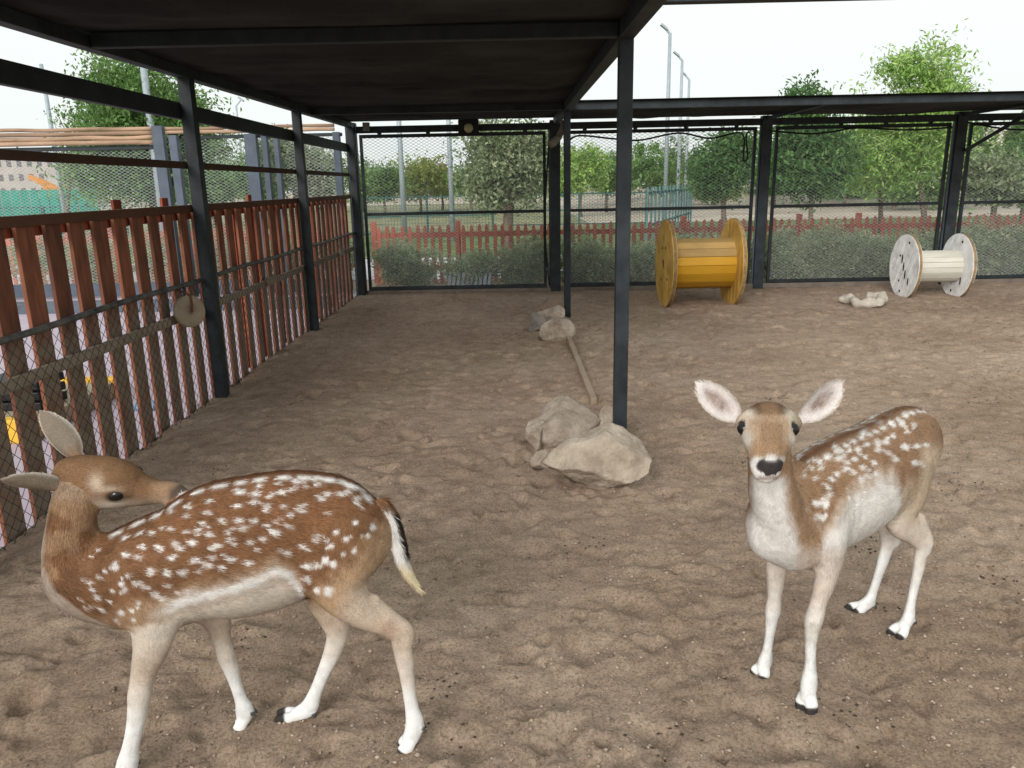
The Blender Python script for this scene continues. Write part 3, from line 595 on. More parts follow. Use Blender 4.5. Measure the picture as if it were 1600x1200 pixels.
def tree(label, base, blobs, n, clumps, cs, size, tints, seed, trunk=.10, name='tree', group=None, droop=.0, shell=.5, limbs=9, aspect=.42, cat='tree'):
    base = np.array([base[0], base[1], -.07]); t = thing(name, base, label, cat, group); bb = np.array(blobs); top = bb[np.argmax(bb[:, 2]+bb[:, 5])]
    r = random.Random(seed); cen = bb[np.argmax(bb[:, 3]*bb[:, 4]*bb[:, 5])]; low = min(bb[:, 2]-bb[:, 5]); fork = np.array([base[0]+(cen[0]-base[0])*.5, base[1]+(cen[1]-base[1])*.5, max(.25, low+.15*(cen[2]-low))])
    q = MB(); tip = np.array([top[0], top[1], top[2]+top[5]*.5]); mid = (fork+np.array(cen[:3]))/2
    q.tube([base, base*.6+fork*.4+np.array([r.uniform(-.06, .06), r.uniform(-.06, .06), 0]), fork, mid, np.array(cen[:3]), tip], [trunk*1.25, trunk, trunk*.85, trunk*.6, trunk*.42, trunk*.12], 9); tko = q.build('trunk', BARK, t, sm=True)
    cc = crown_mesh('crown', t, n, blobs, clumps, cs, size, tints, seed, droop=droop, shell=shell, aspect=aspect)
    q = MB()
    for k in range(limbs):
        e = cc[r.randrange(len(cc))]; s_ = fork+(np.array(cen[:3])-fork)*r.uniform(0, .8); m_ = (s_+e)/2+np.array([0, 0, r.uniform(.0, .12)*np.linalg.norm(e-s_)])
        q.tube([s_, m_, e], [trunk*.38, trunk*.24, trunk*.07], 6, cap=False)
    q.build('limbs', BARK, tko, sm=True); return t
def blob(px, py, hw, hh, Y, dep=None):
    c = P(px, py, Y); s = mpp(c); return (c[0], c[1], c[2], hw*s, (dep if dep else hw*s), hh*s)
OL = [(.165, .21, .105), (.215, .26, .14), (.12, .16, .075), (.26, .295, .18)]
DK = [(.065, .14, .045), (.09, .175, .055), (.05, .11, .035), (.12, .21, .07)]
MD = [(.105, .19, .055), (.14, .235, .07), (.08, .15, .04)]
LG = [(.21, .33, .08), (.27, .39, .11), (.16, .27, .06), (.30, .40, .15)]
HZ_ = [(.13, .19, .08), (.16, .22, .09), (.10, .16, .07)]
YL = [(.22, .25, .07), (.18, .22, .06)]
b = P(795, 330, 19); tree('grey-green olive-like tree behind the centre mesh panel', b, [blob(793, 262, 66, 62, 19), blob(750, 290, 34, 30, 19), blob(835, 235, 36, 45, 19), blob(770, 215, 40, 30, 19)], 15000, 420, .19, .12, OL, 1, trunk=.13)
b = P(240, 330, 17); tree('tall leafy green tree rising behind the next pen', b, [blob(230, 190, 95, 75, 17), blob(190, 130, 60, 50, 17), blob(285, 220, 65, 70, 17), blob(200, 260, 95, 55, 17)], 36000, 700, .22, .105, MD, 2, trunk=.16)
b = P(470, 330, 20); tree('sparse grey-green tree between the fence posts near the corner', b, [blob(455, 260, 45, 42, 20), blob(500, 275, 40, 38, 20), blob(430, 235, 30, 25, 20)], 8000, 300, .18, .115, OL, 3, trunk=.10)
b = P(95, 330, 24); tree('thin wispy tree with few leaves beside the tall leafy tree', b, [blob(88, 180, 16, 14, 24), blob(118, 196, 18, 18, 24), blob(125, 250, 15, 40, 24)], 900, 50, .14, .10, MD, 4, trunk=.06, limbs=14)
b = P(1268, 350, 20); tree('round dark green tree with drooping leaves and slim trunk', b, [blob(1268, 240, 66, 58, 20), blob(1262, 275, 55, 32, 20), blob(1262, 170, 40, 34, 20), blob(1252, 145, 20, 16, 20)], 17000, 480, .18, .13, DK, 5, trunk=.06, droop=.35)
b = P(1450, 350, 22); tree('bright light-green feathery tree rising above the back canopy', b, [blob(1440, 115, 62, 42, 22), blob(1425, 200, 80, 60, 22), blob(1470, 170, 50, 60, 22), blob(1400, 255, 60, 45, 22)], 20000, 480, .22, .15, LG, 6, trunk=.08, droop=.2, aspect=.3, limbs=16)
b = P(1378, 345, 24); tree('slender light-green tree beside the feathery one', b, [blob(1375, 230, 40, 60, 24), blob(1350, 260, 30, 40, 24), blob(1345, 140, 9, 8, 24)], 8000, 260, .2, .15, LG, 7, trunk=.07, aspect=.35)
b = P(1135, 330, 27); tree('dense dark tree standing just left of the right-centre post', b, [blob(1128, 258, 40, 42, 27), blob(1110, 280, 30, 26, 27), blob(1150, 240, 28, 34, 27)], 12000, 340, .22, .155, DK, 8, trunk=.09)
far = [(1215, 250, 60, 44, 48, MD), (1325, 245, 52, 58, 44, LG), (1480, 255, 60, 62, 40, MD), (1545, 262, 40, 40, 50, LG), (965, 268, 40, 28, 55, MD), (1085, 275, 46, 26, 58, HZ_), (860, 280, 40, 24, 55, MD), (565, 285, 30, 30, 56, HZ_), (300, 285, 60, 34, 36, MD), (410, 275, 40, 36, 34, MD), (598, 286, 34, 25, 47, MD), (655, 280, 46, 27, 52, YL), (735, 285, 26, 22, 50, MD), (908, 262, 38, 36, 40, LG), (948, 280, 22, 18, 46, MD), (1012, 262, 36, 34, 44, MD), (1052, 262, 22, 36, 50, HZ_),
       (1195, 285, 26, 22, 55, HZ_), (1330, 285, 40, 26, 50, HZ_), (1350, 258, 32, 46, 56, HZ_), (1400, 290, 30, 22, 40, MD), (1120, 298, 36, 12, 48, YL), (1560, 278, 52, 32, 25, OL), (1608, 268, 40, 42, 27, DK), (1610, 215, 30, 30, 40, MD), (690, 292, 22, 14, 56, YL), (330, 290, 40, 22, 40, MD), (390, 285, 36, 24, 48, HZ_)]
fl_lab = ['broad green tree filling the gap left of the round dark tree', 'light green tree between the round dark tree and the slender one', 'large green tree behind the braced post', 'light green tree seen in the last panel', 'low wide tree behind the near roof post', 'hazy low tree behind the screen and masts', 'low tree right of the olive-like tree', 'hazy tree at the corner post', 'wide green bush behind the double blue-grey posts', 'wide green bush behind the sparse grey-green tree', 'round green bush left of the pale poles', 'yellow-green bush between the two pale poles', 'small green bush beside the olive-like tree', 'bright green tree seen right of the centre post', 'small green bush beyond the court, right of the bright tree', 'broad green tree behind the near roof post', 'hazy tree behind the three floodlight masts',
          'hazy far bush left of the round dark tree', 'hazy low bush behind the round dark tree', 'tall hazy tree between round and feathery trees', 'low green bush under the feathery tree', 'low yellow-green scrub on the sandy mound', 'grey-green shrub beyond the last panel', 'dark shrub at the far end of the picket fence', 'green tree in front of the distant right building', 'small yellow scrub far beyond the pale poles', 'green bush beyond the next pen', 'hazy bush near the sparse grey-green tree']
for k, (px, py, hw, hh, Y, tn) in enumerate(far):
    bb = blob(px, py, hw*1.15, hh*1.15, Y); r_ = random.Random(k)
    bl = [bb]+[(bb[0]+r_.uniform(-.6, .6)*bb[3], bb[1], bb[2]+r_.uniform(-.4, .35)*bb[5], bb[3]*.55, bb[4]*.5, bb[5]*.6) for _ in range(3)]
    tree(fl_lab[k], (bb[0], bb[1]), bl, 5200, 200, .11*bb[3]+.06, .065*bb[3]+.11, tn, 100+k, trunk=.09, name='far_tree' if hh > 24 else 'far_bush', limbs=4, group='trees beyond the court')
# hedge shrubs behind the mesh
HG = [(.25, .31, .175), (.30, .35, .21), (.17, .22, .115), (.36, .40, .26)]
sh = [(640, 417, 46, 36, 12.55), (735, 423, 36, 26, 12.5), (815, 413, 40, 37, 12.6), (915, 412, 46, 36, 12.6), (985, 412, 43, 35, 12.55), (1075, 408, 52, 37, 12.6), (1145, 408, 33, 36, 12.6), (1225, 402, 46, 39, 12.55), (1300, 400, 50, 42, 12.6), (1365, 403, 42, 36, 12.55), (1440, 403, 46, 40, 12.6), (1530, 396, 50, 43, 12.6), (1600, 395, 46, 43, 12.6)]
shl = ['low rounded hedge shrub nearest the pen corner', 'thin low shrub showing a grey vent between its stems', 'rounded shrub just left of the centre fence post', 'shrub just right of the centre fence post', 'hedge shrub behind the near roof post', 'hedge shrub behind the yellow spool', 'hedge shrub between yellow spool and right-centre post', 'hedge shrub just right of the right-centre post', 'tallest hedge shrub between the sack and the white spool', 'hedge shrub beside the gap left of the white spool', 'hedge shrub behind the white spool', 'hedge shrub just beyond the post with the diagonal brace', 'last hedge shrub beyond the post with the diagonal brace']
for k, (px, py, hw, hh, Y) in enumerate(sh):
    bb = blob(px, py-2, hw*1.12, hh*1.08, Y, .42); r_ = random.Random(k+50)
    bl = [bb, (bb[0], bb[1], .20, bb[3]*.95, .35, .24)]+[(bb[0]+r_.uniform(-.7, .7)*bb[3], bb[1]+r_.uniform(-.15, .15), bb[2]+r_.uniform(-.3, .5)*bb[5], bb[3]*.5, .25, bb[5]*.55) for _ in range(4)]
    tree(shl[k], (bb[0], bb[1]), bl, 12000, 420, .065, .048, HG, 200+k, trunk=.03, name='hedge_shrub', limbs=12, group='hedge behind the mesh fence', cat='shrub', shell=.35)
for k, (x, Y) in enumerate(((-8.2, 13.3), (-7.2, 13.2), (-6.2, 13.3), (-5.0, 13.2), (-4.0, 13.3), (-3.1, 13.25))):
    tree(('hedge shrub behind the lashed poles, farthest from the pen corner', 'hedge shrub behind the poles of the next pen, second along', 'hedge shrub left of the tall blue-grey post', 'hedge shrub right of the tall blue-grey post', 'hedge shrub behind the double blue-grey posts', 'hedge shrub behind the next pen beside the pen corner')[k], (x, Y), [(x, Y, .45, .6, .4, .5), (x+.2, Y, .6, .4, .3, .35)], 4500, 200, .06, .04, HG, 300+k, trunk=.03, name='hedge_shrub', limbs=8, group='hedge behind the next pen', cat='shrub', shell=.35)
vt = thing('floor_vent', P(735, 437, 12.15)*np.array([1, 1, 0]), 'grey louvred metal grille standing between the hedge shrubs', 'grille'); c = P(732, 436, 12.2)
for k in range(10): br('vent_slat', (c[0]-.32+k*.07, 12.16, .02), (c[0]-.28+k*.07, 12.2, .26), .05, .012, GALV, vt, up=(0, 1, 0))
bx('vent_base', (c[0]-.38, 12.12, -.06), (c[0]+.42, 12.26, .03), GALV, vt)

# ================================================================== RED PICKET FENCE BEYOND
def picket_fence(label, x0, x1, Y, step, top, posts):
    t = thing('picket_fence', ((x0+x1)/2, Y, 0), label, 'fence')
    q = MB(); w, h = .066, top; q.add([], []); q.prism([(-w/2, -.06), (w/2, -.06), (w/2, h-.07), (w*.30, h-.02), (0, h), (-w*.30, h-.02), (-w/2, h-.07)], (0, 0, 0), (1, 0, 0), (0, 0, 1), (0, 1, 0), .02)
    me = bpy.data.meshes.new('picket'); me.from_pydata(q.v, [], q.f); me.materials.append(REDFAR); x = x0; inv = Matrix.Translation(-t.location)
    while x < x1:
        o = bpy.data.objects.new('picket', me); col.objects.link(o); o.parent = t; o.matrix_parent_inverse = inv; o.location = (x+random.uniform(-.006, .006), Y, random.uniform(-.015, .01)); o.rotation_euler = (0, random.uniform(-.012, .012), 0); x += step
    for z in (.22, top-.17): br('picket_rail', (x0, Y+.035, z), (x1, Y+.035, z), .045, .085, REDFAR, t, bevel=0)
    for px_ in posts: bx('picket_post', (px_-.042, Y+.06, -.06), (px_+.042, Y+.145, top+.06), REDFAR, t, .005)
    return t
YP = 13.6
picket_fence('long red pointed picket fence running behind the hedge', -2.35, 10.2, YP, .134, .95, [-2.45, -.98, .9, 2.95, 4.95, 5.98, 7.6, 9.3])
picket_fence('red pointed picket fence behind the next pen', -9.6, -2.75, YP+.6, .134, .92, [-9.4, -7.4, -5.3, -3.4])

# ================================================================== POLES, COURT FENCES, FAR BUILDINGS
def pole(label, pxt, pyt, pxb, Y, r, arm=None, name='light_pole'):
    a = P(pxt, pyt, Y); t = thing(name, (a[0], Y, -.06), label, 'light pole')
    ms = tb('mast', [(a[0], Y, -.07), (a[0], Y, a[2]*.5), (a[0], Y, a[2])], [r, r*.9, r*.7], GALV, t, 10)
    if arm:
        s = mpp(a); br('arm', (a[0]+.4*s*arm*0, Y, a[2]-.02), (a[0]-arm*s*9, Y, a[2]+s*9), r*.9, r*.9, GALV, ms)
        e = (a[0]-arm*s*9, Y, a[2]+s*9); br('lamp_head', (e[0]-.13, Y, e[2]+.10), (e[0]+.10, Y, e[2]-.08), .22, .07, GALV, ms)
    return t
pole('tallest grey floodlight mast of the three right of the near post', 1047, 52, 1040, 30, .085, 1)
pole('middle grey floodlight mast of the three', 1066, 94, 1066, 36, .085, 1)
pole('shortest grey floodlight mast of the three', 1077, 124, 1077, 42, .085, 1)
pole('pale grey mast seen through the corner mesh panel, next to the round bush', 618, 90, 620, 24, .085)
pole('pale grey mast right of the yellow-green bush', 697, 90, 700, 24, .08)
pole('grey mast standing in front of the tall leafy tree', 218, 60, 220, 16, .085)
pole('grey mast beside the distant unfinished building shell', 64, 100, 66, 26, .085)
pole('small far floodlight mast beyond the next pen', 369, 165, 369, 40, .06, -1)

def court(label, A, B, h, step, name='court_fence', hedge=0):
    A = np.array(A, float); B = np.array(B, float); t = thing(name, ((A+B)/2)[0:2].tolist()+[0], label, 'fence'); L_ = np.linalg.norm(B-A); n = max(2, int(L_/step)+1)
    for k in range(n):
        p = A+(B-A)*k/(n-1); bx('post', (p[0]-.035, p[1]-.035, -.07), (p[0]+.035, p[1]+.035, h), TEAL, t, 0)
    for z in (.1, h*.5, h-.04): br('rail', (A[0], A[1], z), (B[0], B[1], z), .04, .045, TEAL, t, bevel=0)
    q = MB(); m = int(L_/.10)
    for k in range(m): p = A+(B-A)*(k+.5)/m; q.bar((p[0], p[1]+.03, 0), (p[0], p[1]+.03, h-.05), .008, .008, up=(0, 1, 0))
    for z in np.arange(.2, h-.1, .2): q.bar((A[0], A[1]+.03, z), (B[0], B[1]+.03, z), .008, .008)
    tag(q.build('wire_grid', TEAL, t), kind='stuff')
court('green wire court fence beyond the pickets in front of the pale masts', P(565, 330, 26)[:2], P(770, 330, 26)[:2], 1.30, 1.6)
court('green wire court fence running behind the roof posts to the teal screen', P(800, 330, 30)[:2], P(1010, 330, 30)[:2], 1.25, 2.4)
court('green wire court fence beyond the next pen', P(-60, 330, 30)[:2], P(195, 330, 30)[:2], 1.15, 2.2)
ts = thing('slatted_screen', (5.2, 26, 0), 'teal vertical slat screen beside the floodlight masts', 'screen')
A, B = P(1012, 290, 22), P(1081, 290, 31)
for k in range(15):
    p = A+(B-A)*k/14; bx('screen_slat', (p[0]-.025, p[1]-.04, -.07), (p[0]+.025, p[1]+.04, 1.46), mat('teal_slat', (.10, .22, .23), rough=.6, var=.15), ts, 0)
for z in (.4, 1.3): br('screen_rail', (A[0]+.02, A[1]+.08, z), (B[0]+.02, B[1]+.08, z), .04, .06, TEAL, ts, bevel=0)
# far left: shell of a building, hoarding, excavator arm
def building(label, px0, px1, pyt, Y, rows, cols_, m, dep=10):
    a = P(px0, pyt, Y); b = P(px1, pyt, Y); t = thing('far_building', ((a[0]+b[0])/2, Y, -.06), label, 'building'); h = a[2]
    q = MB(); q.box((a[0], Y, -.08), (b[0], Y+dep, h)); q.build('wall', m, t); w = (b[0]-a[0])/cols_; z0 = 1.2; zh = (h-z0)/rows
    for r_ in range(rows):
        for k in range(cols_):
            if random.random() < .12: continue
            bx('window', (a[0]+w*(k+.28), Y-.03, z0+zh*(r_+.25)), (a[0]+w*(k+.72), Y+.05, z0+zh*(r_+.72)), CONCD, t, 0)
    bx('parapet', (a[0]-.2, Y-.2, h), (b[0]+.2, Y+dep+.2, h+.3), m, t, 0)
building('pale unfinished building shell with dark openings beyond the green hoarding', -60, 84, 246, 90, 3, 9, CONC)
building('distant pale building low on the horizon behind the yellow scrub', 655, 690, 258, 140, 3, 5, mat('mauve_concrete', (.36, .30, .33), var=.1, bump=0))
building('distant beige building behind the second green hoarding', 1535, 1640, 205, 110, 4, 7, mat('warm_concrete', (.55, .50, .45), var=.06, bump=0))
hd = thing('site_hoarding', P(20, 310, 60)*np.array([1, 1, 0]), 'bright green site hoarding in front of the building shell', 'hoarding')
a, b = P(-60, 299, 60), P(150, 299, 60); n_ = 14
for k in range(n_): bx('hoarding_panel', (a[0]+(b[0]-a[0])*k/n_, 60, -.07), (a[0]+(b[0]-a[0])*(k+1)/n_-.06, 60.05, a[2]), HOARD, hd, 0)
hd = thing('site_hoarding', P(1550, 252, 80)*np.array([1, 1, 0]), 'green site hoarding in front of the distant beige building', 'hoarding')
a, b = P(1526, 246, 80), P(1572, 246, 80)
for k in range(4): bx('hoarding_panel', (a[0]+(b[0]-a[0])*k/4, 80, -.07), (a[0]+(b[0]-a[0])*(k+1)/4-.06, 80.05, a[2]), HOARD, hd, 0)
ex = thing('excavator', P(80, 292, 70)*np.array([1, 1, 0]), 'small orange excavator with its arm raised before the building shell', 'excavator')
br('boom', P(84, 293, 70), P(60, 282, 70), .4, .5, ORANGE, ex, bevel=0); br('arm', P(60, 282, 70), P(46, 276, 70), .3, .4, ORANGE, ex, bevel=0)
c = P(82, 292, 70); bx('cab', (c[0]-.6, 69.4, c[2]-1.0), (c[0]+.9, 70.6, c[2]+.1), ORANGE, ex, .1); bx('tracks', (c[0]-1.2, 69, -.07), (c[0]+1.4, 71, c[2]-1.0), BLACKP, ex, .1)


# ================================================================== DEER
COAT = mat('deer_coat', (1, 1, 1), rough=.8, var=.05, scale=30, bump=.0, attr='tint', spec=.2)
EYEM = mat('deer_eye', (.008, .006, .005), rough=.10, var=.1, bump=0, spec=.35)
def surface_nets(F, o, h):
    S = F < 0; nx, ny, nz = F.shape; cnt = np.zeros((nx-1, ny-1, nz-1), np.int8)
    for i, j, k in product((0, 1), repeat=3): cnt += S[i:nx-1+i, j:ny-1+j, k:nz-1+k]
    act = (cnt > 0) & (cnt < 8); ids = np.argwhere(act); idx = np.full(act.shape, -1, np.int32); idx[act] = np.arange(len(ids))
    acc = np.zeros((len(ids), 3)); c = np.zeros(len(ids)); cor = list(product((0, 1), repeat=3))
    for a in cor:
        for ax in range(3):
            if a[ax]: continue
            b = list(a); b[ax] = 1; A = ids+np.array(a); B = ids+np.array(b); fa = F[A[:, 0], A[:, 1], A[:, 2]]; fb = F[B[:, 0], B[:, 1], B[:, 2]]
            m = (fa < 0) != (fb < 0); t = np.where(m, fa/np.where(m, fa-fb, 1), 0); pt = np.tile(np.array(a, float), (len(ids), 1)); pt[:, ax] += t; acc[m] += pt[m]; c[m] += 1
    V = np.array(o)+h*(ids+acc/c[:, None]); Q = []
    for ax in range(3):
        s0 = [slice(None)]*3; s1 = [slice(None)]*3; s0[ax] = slice(0, -1); s1[ax] = slice(1, None)
        a = S[tuple(s0)]; b = S[tuple(s1)]; e = np.argwhere(a != b); u, v = [(1, 2), (2, 0), (0, 1)][ax]
        e = e[(e[:, u] > 0) & (e[:, v] > 0) & (e[:, u] < F.shape[u]-1) & (e[:, v] < F.shape[v]-1)]
        def cell(du, dv):
            q = e.copy(); q[:, u] -= du; q[:, v] -= dv; return idx[q[:, 0], q[:, 1], q[:, 2]]
        quad = np.stack([cell(1, 1), cell(0, 1), cell(0, 0), cell(1, 0)], -1); flip = ~a[e[:, 0], e[:, 1], e[:, 2]]
        quad[flip] = quad[flip][:, ::-1]; Q.append(quad)
    return V, np.concatenate(Q)
def catmull(st, sub=4):
    st = np.array(st, float); out = []
    for i in range(len(st)-1):
        p0, p1, p2, p3 = st[max(i-1, 0)], st[i], st[i+1], st[min(i+2, len(st)-1)]
        for t in np.arange(sub)/sub: out.append(.5*((2*p1)+(-p0+p2)*t+(2*p0-5*p1+4*p2-p3)*t*t+(-p0+3*p1-3*p2+p3)*t**3))
    out.append(st[-1]); out = np.array(out); out[:, 3:5] = np.maximum(out[:, 3:5], .0015); return out
class Chain:
    """stations x, y, z, a (half width along lat), b (half width across); one limb, trunk or head"""
    def __init__(s, name, st, lat, k=.03, sub=4, flow=1): s.name = name; s.st = catmull(st, sub); s.lat = np.array(lat, float); s.k = k; s.flow = flow
    def seg(s):
        for i in range(len(s.st)-1): yield s.st[i], s.st[i+1]
    def bbox(s, A, B, m):
        r = max(A[3], A[4], B[3], B[4])+m; return np.minimum(A[:3], B[:3])-r, np.maximum(A[:3], B[:3])+r
    def sdf(s, p, A, B):
        T = B[:3]-A[:3]; L = np.linalg.norm(T)+1e-9; T = T/L; l = s.lat-T*(s.lat@T); l /= np.linalg.norm(l); u = np.cross(T, l)
        q = p-A[:3]; w = q@T; t = np.clip(w/L, 0, 1); a = A[3]+(B[3]-A[3])*t; b = A[4]+(B[4]-A[4])*t; m = np.minimum(a, b)
        return (np.sqrt(((q@l)/a)**2+((q@u)/b)**2+((w-t*L)/m)**2)-1)*m, t
def smin(a, b, k):
    h = np.clip(.5+.5*(b-a)/k, 0, 1); return b*(1-h)+a*h-k*h*(1-h)
def sculpt(chains, cuts, h=.0055):
    allp = np.concatenate([c.st for c in chains]); r = max(allp[:, 3].max(), allp[:, 4].max())+.03
    lo = allp[:, :3].min(0)-r; hi = allp[:, :3].max(0)+r; n = np.ceil((hi-lo)/h).astype(int)+1; F = np.full(n, .06, np.float32)
    for c in chains:
        D = None
        allc = c.st; rr = max(allc[:, 3].max(), allc[:, 4].max())+.05; l0 = np.maximum(((allc[:, :3].min(0)-rr-lo)/h).astype(int), 0); h0 = np.minimum(((allc[:, :3].max(0)+rr-lo)/h).astype(int)+1, n)
        D = np.full(h0-l0, .06, np.float32)
        for A, B in c.seg():
            a, b = c.bbox(A, B, .05); i0 = np.maximum(((a-lo)/h).astype(int), l0); i1 = np.minimum(((b-lo)/h).astype(int)+1, h0)
            if np.any(i1 <= i0): continue
            g = np.stack(np.meshgrid(*[lo[k]+h*np.arange(i0[k], i1[k]) for k in range(3)], indexing='ij'), -1)
            d, _ = c.sdf(g, A, B); sl = tuple(slice(i0[k]-l0[k], i1[k]-l0[k]) for k in range(3)); D[sl] = np.minimum(D[sl], d)
        sl = tuple(slice(l0[k], h0[k]) for k in range(3)); F[sl] = smin(F[sl], D, c.k)
    for (p, r_, k) in cuts:
        p = np.array(p); i0 = np.maximum(((p-r_-.03-lo)/h).astype(int), 0); i1 = np.minimum(((p+r_+.03-lo)/h).astype(int)+1, n)
        g = np.stack(np.meshgrid(*[lo[q]+h*np.arange(i0[q], i1[q]) for q in range(3)], indexing='ij'), -1); d = np.linalg.norm(g-p, axis=-1)-r_
        sl = tuple(slice(i0[q], i1[q]) for q in range(3)); F[sl] = -smin(-F[sl], d, k)
    V, Q = surface_nets(F, lo, h)
    # relax
    e = np.concatenate([Q[:, [0, 1]], Q[:, [1, 2]], Q[:, [2, 3]], Q[:, [3, 0]]]); deg = np.bincount(e.ravel(), minlength=len(V)).astype(float)
    for lam in (.5, -.52, .5, -.52):
        s = np.zeros_like(V)
        for k in range(3): s[:, k] = np.bincount(e[:, 0], V[e[:, 1], k], len(V))+np.bincount(e[:, 1], V[e[:, 0], k], len(V))
        V = V+lam*(s/deg[:, None]-V)
    return V, Q
def normals(V, Q):
    n = np.cross(V[Q[:, 2]]-V[Q[:, 0]], V[Q[:, 3]]-V[Q[:, 1]]); N = np.zeros_like(V)
    for k in range(4):
        for a in range(3): N[:, a] += np.bincount(Q[:, k], n[:, a], len(V))
    return N/(np.linalg.norm(N, axis=1)[:, None]+1e-12)
def nearest_chain(V, chains):
    best = np.full(len(V), 9.); ci = np.zeros(len(V), int); ti = np.zeros(len(V)); fl = np.zeros((len(V), 3))
    for j, c in enumerate(chains):
        m = len(c.st)-1
        for i, (A, B) in enumerate(c.seg()):
            d, t = c.sdf(V, A, B); b = d < best; best[b] = d[b]; ci[b] = j; ti[b] = (i+t[b])/m; T = (B-A)[:3]; fl[b] = T/(np.linalg.norm(T)+1e-9)*c.flow
    return ci, ti, fl
def ear_mesh(B, T, W, N, w, thick=.006, cup=.35, nu=22, nv=15):
    """a leaf-shaped cupped ear; N is the way its hollow faces"""
    B, T, W, N = (np.array(q, float) for q in (B, T, W, N)); ax = T-B; W = W-ax*(W@ax)/(ax@ax); W /= np.linalg.norm(W); N = N-ax*(N@ax)/(ax@ax); N = N-W*(N@W); N /= np.linalg.norm(N)
    V = []; uv = []
    for side in (1, -1):
        for i in range(nu):
            u = i/(nu-1); pr_ = max(1-abs(2*min(u, .999)-.96)**(2.5 if u < .48 else 1.75), 0)**.66; pr_ = max(pr_, .46*(1-u*3), .03); cu = cup*(1-.55*u)
            for j in range(nv):
                v = -1+2*j/(nv-1); th = thick*(1-.75*abs(v))*(1-.5*u)
                V.append(B+ax*u+W*v*w*pr_*(1-.18*(1-u)*v*v)+N*(w*pr_*cu*v*v*1.7-w*pr_*cu*.5+side*th/2-.10*np.linalg.norm(ax)*u*u*.6)); uv.append((u, v, side))
    n = nu*nv; Q = []
    for i in range(nu-1):
        for j in range(nv-1):
            a = i*nv+j; q = (a, a+1, a+nv+1, a+nv); Q.append(q); Q.append(tuple(n+x for x in q[::-1]))
        for j in (0, nv-1):
            a = i*nv+j; q = (a, a+nv, n+a+nv, n+a); Q.append(q if j == 0 else q[::-1])
    for j in range(nv-1):
        a = (nu-1)*nv+j; Q.append((a, a+1, n+a+1, n+a))
    V = np.array(V); Q = np.array(Q)
    nn = np.cross(V[Q[:, 2]]-V[Q[:, 0]], V[Q[:, 3]]-V[Q[:, 1]])
    if (nn[0]@N) < 0: Q = Q[:, ::-1]
    return V, Q, np.array(uv), ax/np.linalg.norm(ax)
def stations(rows, lat, amul=.85):
    """rows: px, py, half-width in photo pixels, Y [, a]; turned to metres at that distance"""
    out = []
    for r in rows:
        p = P(r[0], r[1], r[3]); hw = r[2]*mpp(p); out.append((*p, r[4] if len(r) > 4 else hw*amul, hw))
    return out
def toes(st, lat, off=.0135):
    """split the last stations of a leg into two toes"""
    st = np.array(st); lat = np.array(lat); a = st[-2].copy(); b = st[-1].copy(); res = []
    for s in (-1, 1):
        p = a.copy(); p[3:5] *= .78; p[:3] += lat*s*off*.5; q = b.copy(); q[:3] += lat*s*off*1.1; q[3] = q[3]*.80; q[4] *= 1.35; m = (p+q)/2; m[:3] += lat*s*.004; m[3:5] *= 1.12; res.append([p, m, q])
    return res
def dewclaws(ch, n_, st, lat):
    st = np.array(st); f = st[-3]; fw = (st[-1]-st[-3])[:3]; fw = fw/np.linalg.norm(fw); up = (st[-5]-st[-3])[:3]; up = up/np.linalg.norm(up); bk = -fw-up*(-fw@up); bk[2] = min(bk[2], 0); bk = bk/(np.linalg.norm(bk)+1e-9)
    for s in (-1, 1):
        a = f[:3]+bk*f[4]*.75-up*.008+np.array(lat)*s*.009; b = a+bk*.010-up*.016; ch.append(Chain(n_+'_dewclaw', [(*a, .007, .007), (*b, .004, .004)], lat, .003, sub=2))
def lerp(a, b, t): return np.asarray(a)*(1-t[:, None])+np.asarray(b)*t[:, None]
def ss(e0, e1, x): t = np.clip((x-e0)/(e1-e0), 0, 1); return t*t*(3-2*t)
RS = .52
def dabs(px, spots, jit, sx=1.25, RS=RS):
    """how far inside a spot each point is (0..1), with ragged edges"""
    m = np.zeros(len(px)); spots = list(spots)+[(x+9*math.cos(x*7+y), y+6*math.sin(x*3+y*5), r*.58) for x, y, r in spots if math.sin(x*5.1+y*2.3) > -.1]
    for (x, y, r) in spots:
        r = r*RS; d = np.sqrt(((px[:, 0]-x)/sx)**2+(px[:, 1]-y)**2)/r+jit; m = np.maximum(m, (1-ss(.45, 1.2, d))*(.58+.42*abs(math.sin(x*12.9+y*7.7))))
    return m
